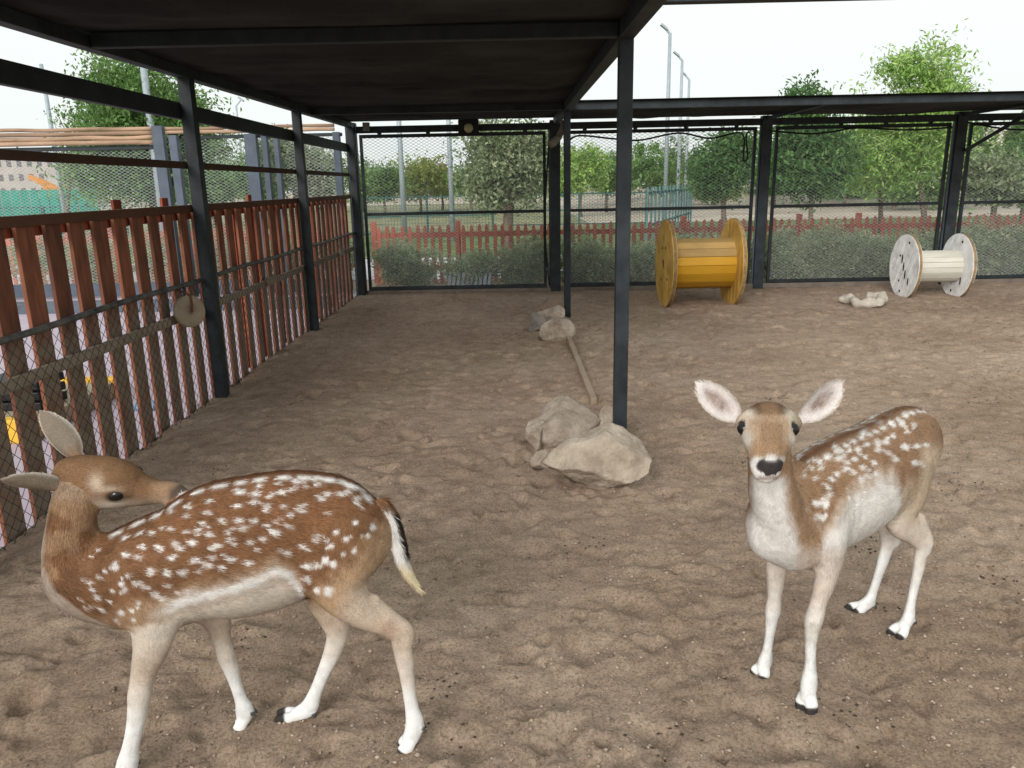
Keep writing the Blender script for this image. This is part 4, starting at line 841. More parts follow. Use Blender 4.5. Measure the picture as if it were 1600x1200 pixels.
def fur(V, Q, N, flow, colr, ln, dens_n, seed, lift=.13, width=.0009):
    r = np.random.default_rng(seed); a = V[Q]; ar = .5*np.linalg.norm(np.cross(a[:, 2]-a[:, 0], a[:, 3]-a[:, 1]), axis=1)
    wgt = ar*np.clip(.010/np.maximum(ln[Q].mean(1), .004), .6, 2.0)*(ln[Q].mean(1) > .0008); fi = r.choice(len(Q), dens_n, p=wgt/wgt.sum()); u, v = r.random((2, dens_n, 1)); q = Q[fi]
    w4 = [(1-u)*(1-v), u*(1-v), u*v, (1-u)*v]; mixv = lambda X: sum(w4[k]*X[q[:, k]] for k in range(4))
    p = mixv(V); n = mixv(N); n /= np.linalg.norm(n, axis=1)[:, None]; f = mixv(flow); f = f-n*(f*n).sum(1)[:, None]; f /= np.linalg.norm(f, axis=1)[:, None]+1e-9
    # gentle whorls so the coat does not look combed
    wv = noise3(p*14, seed)[:, None]*.30; sd_ = np.cross(n, f)
    d = f+sd_*(wv+.16*r.normal(size=(dens_n, 1)))+n*(lift*r.uniform(.4, 1.5, (dens_n, 1))); d /= np.linalg.norm(d, axis=1)[:, None]
    L = mixv(ln[:, None])*r.uniform(.6, 1.3, (dens_n, 1)); s = np.cross(d, n); s /= np.linalg.norm(s, axis=1)[:, None]+1e-9; w = width*r.uniform(.6, 1.3, (dens_n, 1))
    c = mixv(colr); c = c*(1+r.uniform(-1, 1, (dens_n, 1))*np.clip(.42-.45*c.mean(1, keepdims=True), .13, .40))*(1+.16*noise3(p*np.array([55, 55, 55]), seed+7)[:, None]); base = p-n*.0012; mid = p+d*L*.55+n*L*.02; tip = p+d*L-n*L*.10
    Vv = np.stack([base-s*w, base+s*w, mid+s*w*.7, mid-s*w*.7, tip], 1); o = (np.arange(dens_n)*5)[:, None]
    tri = np.concatenate([o+np.array([[0, 1, 2]]), o+np.array([[0, 2, 3]]), o+np.array([[3, 2, 4]])])
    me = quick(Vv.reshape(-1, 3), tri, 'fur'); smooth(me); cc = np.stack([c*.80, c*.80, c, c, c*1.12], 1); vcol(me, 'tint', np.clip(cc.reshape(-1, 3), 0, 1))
    nn = np.repeat((n+d*.15)[:, None, :], 5, 1).reshape(-1, 3); nn /= np.linalg.norm(nn, axis=1)[:, None]; me.normals_split_custom_set_from_vertices(nn.tolist()); return me
BROWN = (.182, .088, .042); DBROWN = (.15, .062, .026); TAN = (.46, .31, .19); CREAM = (.64, .56, .475); WHITE = (.80, .775, .745); LEGW = (.80, .79, .77); GREYB = (.33, .255, .19); HOOF = (.035, .030, .028)
def eye_ball(parent, c, r, axis):
    q = bmesh.new(); bmesh.ops.create_uvsphere(q, u_segments=20, v_segments=14, radius=r); me = bpy.data.meshes.new('eye'); q.to_mesh(me); q.free(); smooth(me); o = link('eye', me, EYEM); o.location = Vector(c); o.parent = parent; o.matrix_parent_inverse = Matrix.Translation(-parent.location); return o
def finish(name, label, root, V, Q, C, N, flow, ln, seed, nh, lift=.13):
    t = thing(name, root, label, 'deer')
    me = quick(V, Q, 'body'); smooth(me); vcol(me, 'tint', np.clip(C, 0, 1)); link('body', me, COAT, t)
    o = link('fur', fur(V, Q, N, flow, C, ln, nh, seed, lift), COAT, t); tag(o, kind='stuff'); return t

# ---------------------------------------------------------------- the deer looking back over its shoulder
def deer_looking_back():
    TR = [(108, 900, 34, 1.885, .055), (130, 906, 52, 1.888, .078), (160, 911, 62, 1.895, .090), (200, 906, 78, 1.902, .100), (250, 894, 88, 1.912, .114), (300, 877, 92, 1.922, .124), (350, 861, 106, 1.934, .130), (400, 850, 107, 1.946, .128), (450, 838, 102, 1.955, .116), (500, 833, 95, 1.963, .110), (540, 832, 82, 1.970, .100), (570, 826, 56, 1.974, .074), (584, 818, 30, 1.977, .04)]
    rows = []
    for px, py, hh, Y, a in TR:
        c = P(px, py, Y); d = ray(px, py); th = math.asin(-d[2]/np.linalg.norm(d)); h = hh*mpp(c); b = math.sqrt(max((h*h-(a*math.sin(th))**2), (h*.45)**2))/math.cos(th); rows.append((*c, a, b))
    ax = np.array(rows[-1][:3])-np.array(rows[0][:3]); ax[2] = 0; ax /= np.linalg.norm(ax); lat = np.cross((0, 0, 1), ax); lat = lat/np.linalg.norm(lat)      # lat points away from the camera
    ch = [Chain('trunk', rows, lat, .03)]
    hl = np.array([.10, .94, .33]); hl /= np.linalg.norm(hl)
    ch.append(Chain('neck', stations([(130, 905, 44, 1.890), (113, 868, 42, 1.890), (112, 826, 36, 1.893), (117, 788, 34, 1.905), (128, 757, 33, 1.925)], lat, .85), lat, .035, flow=-1))
    hd_ = [(112, 741, 28, 1.935, .045), (130, 746, 39, 1.938, .054), (160, 753, 45, 1.945, .060), (186, 756, 41, 1.950, .060), (207, 763, 31, 1.955, .045), (240, 768, 20, 1.962, .032), (270, 769, 15.5, 1.967, .028), (281, 770, 12, 1.970, .022)]
    ch.append(Chain('head', stations(hd_, hl), hl, .02, flow=-1))
    legs = dict(
        near_hind=[(545, 824, 46, 1.915, .055), (532, 872, 50, 1.900, .058), (528, 915, 42, 1.895, .050), (562, 953, 28, 1.905, .036), (600, 973, 21, 1.918, .026), (624, 990, 17, 1.926, .020), (629, 1012, 15.5, 1.928, .019), (633, 1035, 14, 1.929, .018), (637, 1065, 10.8, 1.930, .014), (643, 1104, 10.5, 1.930, .014), (648, 1132, 14.5, 1.929, .018), (642, 1153, 13, 1.925, .017), (630, 1170, 8, 1.920, .015)],
        far_hind=[(545, 824, 44, 2.030, .055), (525, 880, 48, 2.045, .055), (512, 925, 36, 2.055, .045), (524, 965, 26, 2.062, .032), (527, 992, 17, 2.065, .021), (520, 1018, 14, 2.068, .018), (505, 1052, 10.5, 2.068, .014), (492, 1084, 10.5, 2.068, .014), (482, 1106, 14, 2.068, .018), (464, 1116, 11.5, 2.066, .017), (436, 1120, 6, 2.06, .014)],
        near_fore=[(190, 880, 40, 1.850, .04), (218, 925, 44, 1.832, .045), (238, 965, 37, 1.828, .04), (236, 1005, 27, 1.828, .033), (226, 1045, 20, 1.830, .026), (221, 1068, 17.5, 1.831, .022), (218, 1088, 17.5, 1.832, .024), (215, 1108, 15, 1.833, .019), (210, 1140, 13, 1.834, .016), (204, 1168, 12.8, 1.835, .016), (200, 1190, 16, 1.835, .020), (193, 1210, 14, 1.831, .017), (184, 1225, 8, 1.826, .015)],
        far_fore=[(260, 890, 38, 1.965, .04), (300, 935, 32, 1.985, .04), (336, 965, 22, 2.005, .030), (346, 1000, 14.5, 2.018, .022), (354, 1026, 13.5, 2.023, .021), (360, 1044, 11.5, 2.026, .018), (368, 1068, 9.2, 2.030, .014), (376, 1092, 9.5, 2.033, .014), (382, 1109, 13.5, 2.034, .018), (381, 1123, 11, 2.033, .016), (373, 1137, 6.5, 2.028, .014)])
    for n_, r_ in legs.items():
        st = stations(r_, lat); ch.append(Chain(n_, st[:-1], lat, .028, sub=8)); dewclaws(ch, n_, st, lat)
        for tt in toes(st, lat): ch.append(Chain(n_+'_toe', tt, lat, .004, sub=2))
    ch.append(Chain('tail', stations([(598, 786, 9, 1.976, .016), (610, 806, 11, 1.979, .019), (619, 835, 12, 1.980, .019), (625, 862, 12, 1.980, .018), (633, 887, 9, 1.978, .014), (644, 907, 5.5, 1.976, .009), (656, 922, 2, 1.974, .003)], lat), lat, .010))
    for n_, r_ in (('near_hind', [(585, 938, 9, 1.915), (612, 962, 6.5, 1.922), (636, 983, 8, 1.927), (640, 1000, 6, 1.929)]), ('near_fore', [(262, 960, 10, 1.83), (258, 990, 10, 1.83), (246, 1025, 8, 1.83)]), ('near_fore', [(180, 880, 20, 1.842), (176, 925, 20, 1.835), (200, 965, 16, 1.832)])): ch.append(Chain(n_, stations(r_, lat), lat, .02))
    # eye socket, nostril
    V, Q = sculpt(ch, []); bvh = BVHTree.FromPolygons(V.tolist(), Q.tolist())
    d = ray(180, 777); hit = bvh.ray_cast(Vector(cC), Vector(d).normalized()); ep = np.array(hit[0]); en = np.array(hit[1])
    nd = bvh.ray_cast(Vector(cC), Vector(ray(272, 779)).normalized())[0]
    hm = np.array(ch[2].st[len(ch[2].st)//2][:3]); hl_ = hl; far_eye = ep-2*hl_*((ep-hm)@hl_)
    cuts = [(ep+en*.010, .016, .010), (far_eye-hl_*0+hl_*.010, .016, .010)]
    if nd is not None: cuts.append((np.array(nd)-en*.0+np.array([0, -.003, 0]), .006, .004))
    V, Q = sculpt(ch, cuts)
    mask_n = len(V)
    N = normals(V, Q); ci, ti, fl = nearest_chain(V, ch); nm = np.array([c.name for c in ch])[ci]
    # pattern: near-side picture of the flank, mirrored to the far side about the body's middle plane
    c0 = np.array(rows[6][:3]); q = (V-c0)@lat; Vm = V-2*np.where(q > 0, q, 0)[:, None]*lat; px = proj(Vm); X, Yp = px[:, 0], px[:, 1]
    pc = proj(V)
    jit = .30*noise3(V*np.array([160, 160, 160]), 3)+.22*noise3(V*70, 5); nb = noise3(V*22, 9); nf_ = noise3(V*60, 12)
    C = np.tile(np.array(BROWN), (len(V), 1))*(1+.16*nb+.10*nf_)[:, None]
    up = ss(.62, .80, V[:, 2]); C = lerp(C, np.array(DBROWN)*1.35, .32*up*(nm == 'trunk'))
    # belly: a white stripe then pale underside
    sy = np.interp(X, [60, 130, 200, 250, 280, 350, 400, 428, 450, 470], [1010, 1000, 968, 956, 942, 924, 906, 893, 905, 930]); tr = (nm == 'trunk') | np.char.find(nm.astype(str), 'fore') >= 0
    body = np.isin(nm, ['trunk', 'near_hind', 'far_hind', 'near_fore', 'far_fore', 'neck'])
    dy = Yp-sy+6*nf_; inb = (X < 470) & body
    C = lerp(C, np.array(TAN)*1.05, ss(-40, -8, dy)*.55*inb); C = lerp(C, CREAM, ss(8, 22, dy)*inb); C = lerp(C, WHITE, np.exp(-(dy/11)**2)*inb*ss(215, 285, X)*.95)
    # haunch: tan towards the rump and down the thigh
    hx_ = np.interp(Yp, [770, 800, 830, 880, 925, 960], [640, 604, 585, 548, 490, 470]); hh_ = ss(-28, 34, X-hx_+10*nf_)*(X > 440)*body
    C = lerp(C, np.array(TAN)*1.08, hh_*.9); C = lerp(C, CREAM, ss(30, 75, X-hx_+8*nf_)*(X > 440)*body*.55)
    spots = [(280+x/4, 700+y/4, r) for x, y, r in [(480,242,7),(605,225,7),(450,290,8),(540,305,8),(625,275,8),(690,260,8),(770,240,7),(850,230,8),(905,285,8),(870,318,8),(985,285,9),(1035,270,7),(1085,310,9),(1105,345,8),(360,280,8),(350,365,9),(445,345,7),(530,385,9),(530,355,7),(635,365,8),(755,360,9),(748,395,8),(680,415,8),(165,405,8),(250,455,10),(355,455,9),(450,455,9),(380,505,8),(125,470,7),(110,520,7),(165,540,9),(525,480,6),(590,460,7),(655,480,9),(590,525,11),(505,565,9),(300,577,9),(425,590,9),(215,612,11),(60,590,10),(470,632,7),(290,525,8),(650,655,11),(755,615,10),(850,545,11),(840,575,8),(920,570,9),(985,520,9),(1045,565,10),(915,405,6),(1100,460,8),(955,610,8),(1025,660,9),(1095,640,8),(780,735,11),(850,725,11),(915,700,12),(965,725,11),(300,695,11),(410,718,10),(190,685,8),(165,735,10),(245,745,8),(95,695,8),(100,770,8),(15,785,10),(790,820,13),(930,890,15),(860,880,11),(740,885,12),(1210,490,10),(1180,540,8),(25,525,7),(40,900,10),(720,205,10),(830,185,10),(1000,210,10),(1060,235,11),(1130,250,11),(1180,285,9),(940,200,7)]]
    spots += [(x/4, 620+y/4, r) for x, y, r in [(940,740,9),(1060,722,9),(1160,690,8),(1150,750,8),(1290,655,8),(1490,600,9),(1590,610,8),(1460,685,8),(1370,775,9),(1500,820,8),(1245,795,7),(1290,860,8),(1225,830,7),(1050,825,7),(1000,825,6),(1140,850,6),(930,855,8),(860,860,7),(770,885,8),(870,940,8),(775,990,9),(850,1000,9),(980,945,9),(1080,920,11),(1110,950,8),(1180,910,9),(1050,1005,8),(1210,1018,8),(1330,935,10),(1420,895,8),(1545,910,9),(1420,1015,10),(1285,1055,9),(1365,1065,7),(1525,1040,8),(715,1065,10),(715,1040,7),(930,1080,10),(1025,1095,10),(1120,1100,9),(1220,1090,7),(795,1115,7),(650,1085,6),(610,1120,7),(750,1165,9),(850,1165,10),(555,1160,7),(515,1145,5),(840,795,7),(1570,775,8),(1565,665,8),(560,1000,5),(600,960,5)]]
    spots += [(100+x*.375, 900+y*.375, r) for x, y, r in [(130,85,9),(250,55,9),(310,110,9),(235,150,9),(150,140,7),(180,100,7),(370,75,9),(420,40,8),(460,70,7),(330,45,7),(85,130,6),(210,180,7),(290,180,7),(200,60,6),(110,50,6),(400,95,8),(60,95,5),(280,140,7)]]
    sp = dabs(px, spots, jit)*body*(V[:, 2] > .42)
    C = lerp(C, np.array(WHITE)*1.0, sp*.92)
    # spine: dark line flanked by rows of pale dashes
    spine = np.interp(X, [150, 200, 280, 340, 400, 450, 500, 550, 590, 606], [846, 806, 779, 756, 741, 734, 734, 749, 774, 796]); ds = np.abs((V-c0)@lat)
    topm = (N[:, 2] > .55)*(nm == 'trunk')*(X > 165)
    C = lerp(C, np.array(DBROWN)*.75, np.exp(-(ds/.013)**2)*topm*.95); dash = np.exp(-((ds-.027)/.008)**2)*topm*ss(-.25, .25, np.sin(X*.19+1.2*nb)+.3)
    C = lerp(C, WHITE, dash*.95)
    # neck and chest
    nk = nm == 'neck'; C = lerp(C, np.array(TAN)*.9, nk*.42*ss(-.1, .5, nb+.2)); C = lerp(C, GREYB, nk*ss(790, 765, pc[:, 1])*.55)
    C = lerp(C, CREAM, ss(9, 1, pc[:, 0]-np.interp(pc[:, 1], [780, 830, 880, 920, 960, 990], [74, 66, 62, 78, 126, 190]))*np.isin(nm, ['neck', 'trunk'])*.55)
    # legs: pale tan above, white below
    lg = np.char.find(nm.astype(str), 'hind')*0+np.array([('hind' in s or 'fore' in s) for s in nm])
    zz = V[:, 2]; fore = np.array(['fore' in s for s in nm])
    C = lerp(C, (.56, .45, .36), lg*ss(.46, .38, zz)*np.where(fore, 1, .8)); C = lerp(C, (.68, .60, .52), lg*ss(.36, .28, zz)); C = lerp(C, LEGW, lg*ss(.27, .17, zz+.03*nb))
    C = lerp(C, (.42, .27, .19), (nm == 'near_hind')*np.exp(-(((pc[:, 0]-606)/17)**2+((pc[:, 1]-985)/15)**2))*.7)
    # tail: white below, black outer stripe
    tl = nm == 'tail'; C = lerp(C, WHITE, tl*1.); C = lerp(C, (.72, .62, .42), tl*ss(868, 890, pc[:, 1])); tcx = np.interp(pc[:, 1], [785, 820, 860, 890], [600, 616, 625, 636])
    C = lerp(C, (.03, .02, .015), tl*ss(1, 5, pc[:, 0]-tcx+2*nf_)*ss(878, 862, pc[:, 1]+4*nf_)); C = lerp(C, BROWN, tl*ss(800, 788, pc[:, 1]))
    # head
    he = nm == 'head'; hx2, hy2 = pc[:, 0], pc[:, 1]; hs_ = np.abs((V-hm)@hl_)
    C[he] = (np.array((.185, .100, .050))*(1+.12*nb+.08*nf_)[:, None])[he]
    Vh = V-2*np.where((V-hm)@hl_ > 0, (V-hm)@hl_, 0)[:, None]*hl_; ph = proj(Vh); hx2, hy2 = ph[:, 0], ph[:, 1]
    C = lerp(C, (.40, .315, .24), he*ss(768, 796, hy2)*.9); C = lerp(C, (.36, .24, .15), he*ss(225, 255, hx2)*.5)
    C = lerp(C, (.55, .44, .33), he*np.exp(-(((hx2-152)/11)**2+((hy2-755)/14)**2))*.85); C = lerp(C, (.58, .50, .42), he*np.exp(-(((hx2-178)/26)**2+((hy2-789)/6)**2))*.8); C = lerp(C, (.52, .42, .33), he*np.exp(-(((hx2-172)/20)**2+((hy2-764)/5)**2))*.6)
    C = lerp(C, (.055, .04, .032), he*ss(258, 270, hx2+2*nf_)*.9); C = lerp(C, (.5, .45, .4), he*ss(256, 266, hx2)*ss(783, 788, hy2)*.7)
    C = lerp(C, (.07, .045, .03), he*np.exp(-(((hx2-200)/12)**2+((hy2-776)/3.2)**2))*.7)
    C = lerp(C, (.03, .02, .015), he*np.exp(-(((hx2-180)/17)**2+((hy2-777)/9)**2)**3)*.95)
    C = lerp(C, (.66, .62, .58), he*np.exp(-(((hx2-182)/16)**2+((hy2-705)/5)**2))*.6)
    # hooves and dewclaws
    for c in ch:
        if c.name.endswith('_toe'):
            tip = c.st[-1][:3]; fwd = c.st[-1][:3]-c.st[0][:3]; dd = (V-c.st[0][:3])@fwd/(fwd@fwd); dist = np.linalg.norm(V-tip, axis=1); far_h = 'far_hind' in c.name
            C = lerp(C, HOOF, (dist < .035)*ss(.55 if far_h else .86, .70 if far_h else .95, dd))
    C = lerp(C, (.05, .042, .038), np.array([s.endswith('_dewclaw') for s in nm])*.95)
    # hair length and direction
    ln = np.full(len(V), .018); ln[lg > 0] = .008; ln[(lg > 0) & (zz < .25)] = .005; ln[he] = .0085; ln[he & (hx2 > 262)] = .0005; ln[he & (np.hypot((hx2-180)/1.5, hy2-777) < 11)] = .0005; ln[tl] = .03; ln[nk] = .014
    ln[(nm == 'trunk') & (Yp > sy) & (X < 470)] = .017; ln[[s.endswith('_toe') for s in nm]] = .002; ln[[s.endswith('_dewclaw') for s in nm]] = .0005; ln[zz < .035] = .0005
    flow = fl.copy(); tm = nm == 'trunk'; flow[tm] = flow[tm]*.9+np.array([0, 0, -.35])*ss(.0, .6, 1-N[tm][:, 2:3])
    # ears
    parts = [(V, Q, C, N, flow, ln)]
    Bn = P(106, 764, 1.905); Tn = P(2, 745, 1.80); E1 = ear_mesh(Bn, Tn, np.array([.1, -.45, .75]), np.array([.35, .8, .15]), .034)
    Bf = P(122, 716, 1.975); Tf = P(66, 643, 2.0); E2 = ear_mesh(Bf, Tf, np.array([.75, .2, .35]), np.array([-.1, .95, .3]), .040)
    off = len(V); allV, allQ, allC, allN, allF, allL = [V], [Q], [C], [N], [flow], [ln]
    for (v, q_, uv, ax_) in (E1, E2):
        n_ = normals(v, q_); back = uv[:, 2] < 0; e = np.abs(uv[:, 1]); c_ = np.tile(np.array((.215, .172, .13)), (len(v), 1))*(1+.10*noise3(v*60, 2))[:, None]
        c_ = lerp(c_, (.27, .15, .08), ss(.3, 0, uv[:, 0])*.8); c_ = lerp(c_, (.60, .54, .47), ss(.80, .98, e)*1.); c_ = lerp(c_, (.60, .52, .47), (uv[:, 2] > 0)*.8)
        allV.append(v); allQ.append(q_+off); allC.append(c_); allN.append(n_); allF.append(np.tile(ax_, (len(v), 1))); allL.append(np.full(len(v), .006)); off += len(v)
    V, Q, C, N, flow, ln = (np.concatenate(x) for x in (allV, allQ, allC, allN, allF, allL))
    t = finish('fallow_deer', 'spotted brown fallow deer turning its head back to lick its own back', np.array([rows[6][0], rows[6][1], 0]), V, Q, C, N, flow, ln, 5, 230000)
    e1 = eye_ball(t, ep-en*.0135, .0178, en); e2 = eye_ball(t, far_eye+hl_*(-.0135), .0175, hl_)
    for e_ in (e1, e2): e_.scale = (1.35, 1, .95); e_.rotation_euler = (0, math.radians(-16), 0)

deer_looking_back()

# ---------------------------------------------------------------- the deer facing the visitor
def deer_facing():
    S = np.array([.845, 2.165]); Hh = np.array([1.352, 2.560]); A = Hh-S; AL = np.linalg.norm(A); A /= AL; back = np.array([A[0], A[1], 0]); lat = np.array([A[1], -A[0], 0])      # lat: the deer's left, towards the camera's right
    def B(s, z, a, b): p = S+A*AL*s; return (p[0], p[1], z, a, b)
    rows = [B(-.27, .61, .045, .07), B(-.20, .615, .078, .11), B(-.06, .625, .100, .152), B(.15, .628, .118, .178), B(.38, .632, .132, .185), B(.60, .640, .132, .180), B(.80, .668, .118, .165), B(.98, .685, .108, .148), B(1.12, .678, .085, .115), B(1.20, .668, .05, .07)]
    ch = [Chain('trunk', rows, lat, .03)]
    X1 = np.array([1., 0, 0]); hl = np.array([.97, -.235, -.02]); hl /= np.linalg.norm(hl)
    ch.append(Chain('neck', stations([(1240, 835, 54, 2.13, .078), (1224, 812, 48, 2.07, .072), (1210, 780, 42, 2.02, .066), (1204, 740, 37, 1.985, .058), (1202, 705, 36, 1.965, .054)], X1), X1, .04, flow=-1))
    hd_ = [(1201, 657, 30, 2.005, .052, .050), (1201, 662, 45, 1.965, .068, .058), (1200, 672, 44, 1.925, .073, .062), (1199, 690, 33, 1.880, .058, .054), (1198, 710, 26, 1.840, .045, .044), (1197, 727, 22, 1.812, .038, .036), (1197, 738, 17, 1.798, .031, .026)]
    ch.append(Chain('head', [(*P(r[0], r[1], r[3]), r[4], r[5]) for r in hd_], hl, .02, flow=-1))
    legs = dict(
        right_fore=[(1228, 800, 30, 2.25, .035), (1220, 850, 30, 2.235, .035), (1214, 885, 20, 2.23, .030), (1212, 910, 15, 2.232, .024), (1210, 932, 11.5, 2.236, .020), (1208, 952, 12.8, 2.240, .022), (1206, 968, 10.5, 2.243, .017), (1203, 990, 8, 2.246, .013), (1199, 1014, 8, 2.250, .013), (1196, 1031, 12, 2.252, .019), (1192, 1043, 11, 2.248, .019), (1185, 1056, 7, 2.238, .016)],
        left_fore=[(1300, 790, 36, 2.11, .035), (1300, 840, 34, 2.10, .036), (1295, 880, 25, 2.095, .034), (1288, 912, 18.5, 2.09, .028), (1279, 940, 14, 2.088, .023), (1272, 966, 15, 2.085, .025), (1269, 984, 12, 2.084, .020), (1267, 1006, 9, 2.083, .015), (1266, 1038, 9, 2.082, .015), (1264, 1064, 13.5, 2.080, .022), (1262, 1085, 13, 2.074, .021), (1259, 1112, 8.5, 2.062, .019)],
        left_hind=[(1425, 710, 46, 2.47, .055), (1418, 765, 46, 2.455, .055), (1408, 805, 34, 2.45, .045), (1428, 832, 20, 2.465, .030), (1440, 850, 14.5, 2.475, .021), (1437, 875, 12.5, 2.475, .018), (1435, 890, 11.5, 2.474, .017), (1429, 915, 9, 2.472, .014), (1423, 944, 9, 2.470, .014), (1419, 966, 12.5, 2.468, .019), (1411, 979, 11.5, 2.462, .018), (1398, 993, 7, 2.450, .016)],
        right_hind=[(1420, 710, 40, 2.62, .055), (1402, 765, 40, 2.63, .05), (1390, 805, 30, 2.635, .042), (1388, 832, 18, 2.64, .028), (1387, 850, 14.5, 2.642, .021), (1381, 872, 12.5, 2.643, .018), (1372, 900, 9.5, 2.643, .014), (1364, 924, 9.5, 2.643, .014), (1357, 940, 12.5, 2.641, .019), (1346, 948, 10.5, 2.636, .018), (1330, 955, 6, 2.628, .016)])
    for n_, r_ in legs.items():
        st = stations(r_, lat); ch.append(Chain(n_, st[:-1], lat, .028, sub=8)); dewclaws(ch, n_, st, lat)
        for tt in toes(st, lat, .0155): ch.append(Chain(n_+'_toe', tt, lat, .004, sub=2))
    e = rows[-2]; ch.append(Chain('tail', [(e[0]+back[0]*.03, e[1]+back[1]*.03, .765, .014, .014), (e[0]+back[0]*.075, e[1]+back[1]*.075, .72, .018, .018), (e[0]+back[0]*.095, e[1]+back[1]*.095, .62, .020, .018), (e[0]+back[0]*.085, e[1]+back[1]*.085, .54, .012, .012), (e[0]+back[0]*.08, e[1]+back[1]*.08, .50, .004, .004)], lat, .010))
    ch.append(Chain('left_hind', stations([(1436, 810, 9, 2.475), (1446, 830, 7, 2.478), (1451, 846, 7.5, 2.480), (1449, 860, 5, 2.480)], lat), lat, .02)); ch.append(Chain('right_hind', stations([(1398, 815, 8, 2.64), (1400, 835, 6.5, 2.645), (1399, 848, 7, 2.645)], lat), lat, .02))
    for sx_ in (-1, 1): ch.append(Chain('head', stations([(1201+sx_*30, 652, 8, 1.955), (1201+sx_*40, 655, 9, 1.945), (1201+sx_*46, 662, 7, 1.95)], hl), hl, .012, flow=-1))
    V, Q = sculpt(ch, []); bvh = BVHTree.FromPolygons(V.tolist(), Q.tolist())
    eyes = []
    for x, y in ((1158, 669), (1243, 670)):
        h_ = None
        for dx in (0, 3, 5, 8, 11, 14):
            h_ = bvh.ray_cast(Vector(cC), Vector(ray(x+(dx if x < 1200 else -dx), y)).normalized())
            if h_[0] is not None and h_[0].y < 2.02: break
        eyes.append((np.array(h_[0]), np.array(h_[1])))
    cuts = [(p+n*.009, .0155, .010) for p, n in eyes]
    for x in (1187, 1208):
        h_ = bvh.ray_cast(Vector(cC), Vector(ray(x, 727)).normalized())
        if h_[0] is not None: cuts.append((np.array(h_[0])+np.array(h_[1])*.001, .0062, .004))
    V, Q = sculpt(ch, cuts)
    N = normals(V, Q); ci, ti, fl = nearest_chain(V, ch); nm = np.array([c.name for c in ch])[ci]
    c0 = np.array(rows[4][:3]); q = (V-c0)@lat; Vm = V-2*np.where(q < 0, q, 0)[:, None]*lat; px = proj(Vm); X, Yp = px[:, 0], px[:, 1]; pc = proj(V); sb = (V-c0)@back
    jit = .30*noise3(V*160, 3)+.22*noise3(V*70, 5); nb = noise3(V*22, 19); nf_ = noise3(V*60, 22); zz = V[:, 2]
    body = np.isin(nm, ['trunk', 'left_hind', 'right_hind', 'left_fore', 'right_fore', 'neck'])
    C = np.tile(np.array((.285, .170, .098)), (len(V), 1))*(1+.16*nb+.10*nf_)[:, None]
    # flank fades to white belly
    by = np.interp(X, [1230, 1260, 1290, 1310, 1335, 1360, 1390, 1420], [850, 845, 826, 798, 766, 748, 737, 790]); dy = Yp-by+9*nf_+8*nb; tk = np.isin(nm, ['trunk', 'left_fore', 'right_fore'])
    C = lerp(C, (.56, .45, .36), ss(-24, 2, dy)*tk*.75); C = lerp(C, WHITE, ss(-6, 26, dy)*tk*.9)
    hz_ = np.isin(nm, ['left_hind', 'right_hind', 'trunk'])*(sb > .13); C = lerp(C, (.54, .41, .29), hz_*ss(735, 765, Yp+6*nf_)*.9); C = lerp(C, CREAM, hz_*ss(770, 815, Yp+6*nf_))
    C = lerp(C, (.58, .46, .34), hz_*ss(.22, .30, sb)*ss(680, 720, Yp)*.9)
    spots = [(1060+x*.2625, 560+y*.2625, r) for x, y, r in [(1240,325,8),(1350,340,8),(1185,380,8),(1260,390,7.5),(1325,390,7.5),(1355,440,5),(1345,525,8),(1405,525,7),(1468,515,6),(1075,330,5),(1125,325,6),(1155,300,6),(1060,290,5),(1220,270,5),(970,420,6),(925,440,6.5),(870,470,6),(800,505,6),(765,540,6),(1100,420,8),(1090,450,7),(1060,545,7),(1115,515,6),(1180,505,8),(1180,545,6),(940,600,7),(1035,600,6),(1000,620,6),(1285,600,6),(1270,465,6),(1400,625,7),(1435,625,6),(800,610,6),(840,660,6),(780,655,5),(870,595,6),(805,715,5),(900,720,6),(880,765,6),(735,705,5),(985,660,7),(930,690,6),(810,865,8),(870,865,9),(880,815,8),(820,945,10),(760,890,6),(850,945,8),(1075,720,8),(1110,700,7),(1160,690,7),(900,370,5),(1040,360,5),(985,390,5),(860,410,4),(1010,550,5),(1100,590,5),(920,530,5),(960,560,5),(1300,290,5),(1395,400,6),(1225,500,7),(1240,560,6),(1150,620,6),(1090,650,6),(1030,680,6)]]
    C = lerp(C, WHITE, dabs(px, spots, jit, 1.15, .74)*body*.95*(zz > .45)*(pc[:, 0] > 1215))
    ds = np.abs((V-c0)@lat); topm = (N[:, 2] > .5)*(nm == 'trunk')*(sb > -.26)
    C = lerp(C, np.array(DBROWN)*.8, np.exp(-(ds/.016)**2)*topm*.85); C = lerp(C, WHITE, np.exp(-((ds-.036)/.008)**2)*topm*ss(-.2, .3, np.sin(sb*135+1.2*nb)+.25)*.85)
    # chest and neck: white in front, brown at the sides and behind
    nk = nm == 'neck'; cx = np.interp(pc[:, 1], [740, 800, 850, 890], [1200, 1202, 1208, 1215]); wh = np.interp(pc[:, 1], [740, 780, 830, 870], [24, 27, 34, 44]); front = (N[:, 1] < .15)
    chest = np.isin(nm, ['neck', 'trunk', 'right_fore', 'left_fore'])*(sb < -.17)
    C = lerp(C, (.42, .27, .165), nk*.7); C = lerp(C, WHITE, chest*ss(12, -10, np.abs(pc[:, 0]-cx)-wh+4*nf_)*front*ss(735, 750, pc[:, 1]))
    C = lerp(C, (.60, .50, .42), chest*ss(840, 870, pc[:, 1])*ss(1235, 1250, pc[:, 0])*.8)
    lg = np.array([('hind' in s or 'fore' in s) for s in nm]).astype(float)
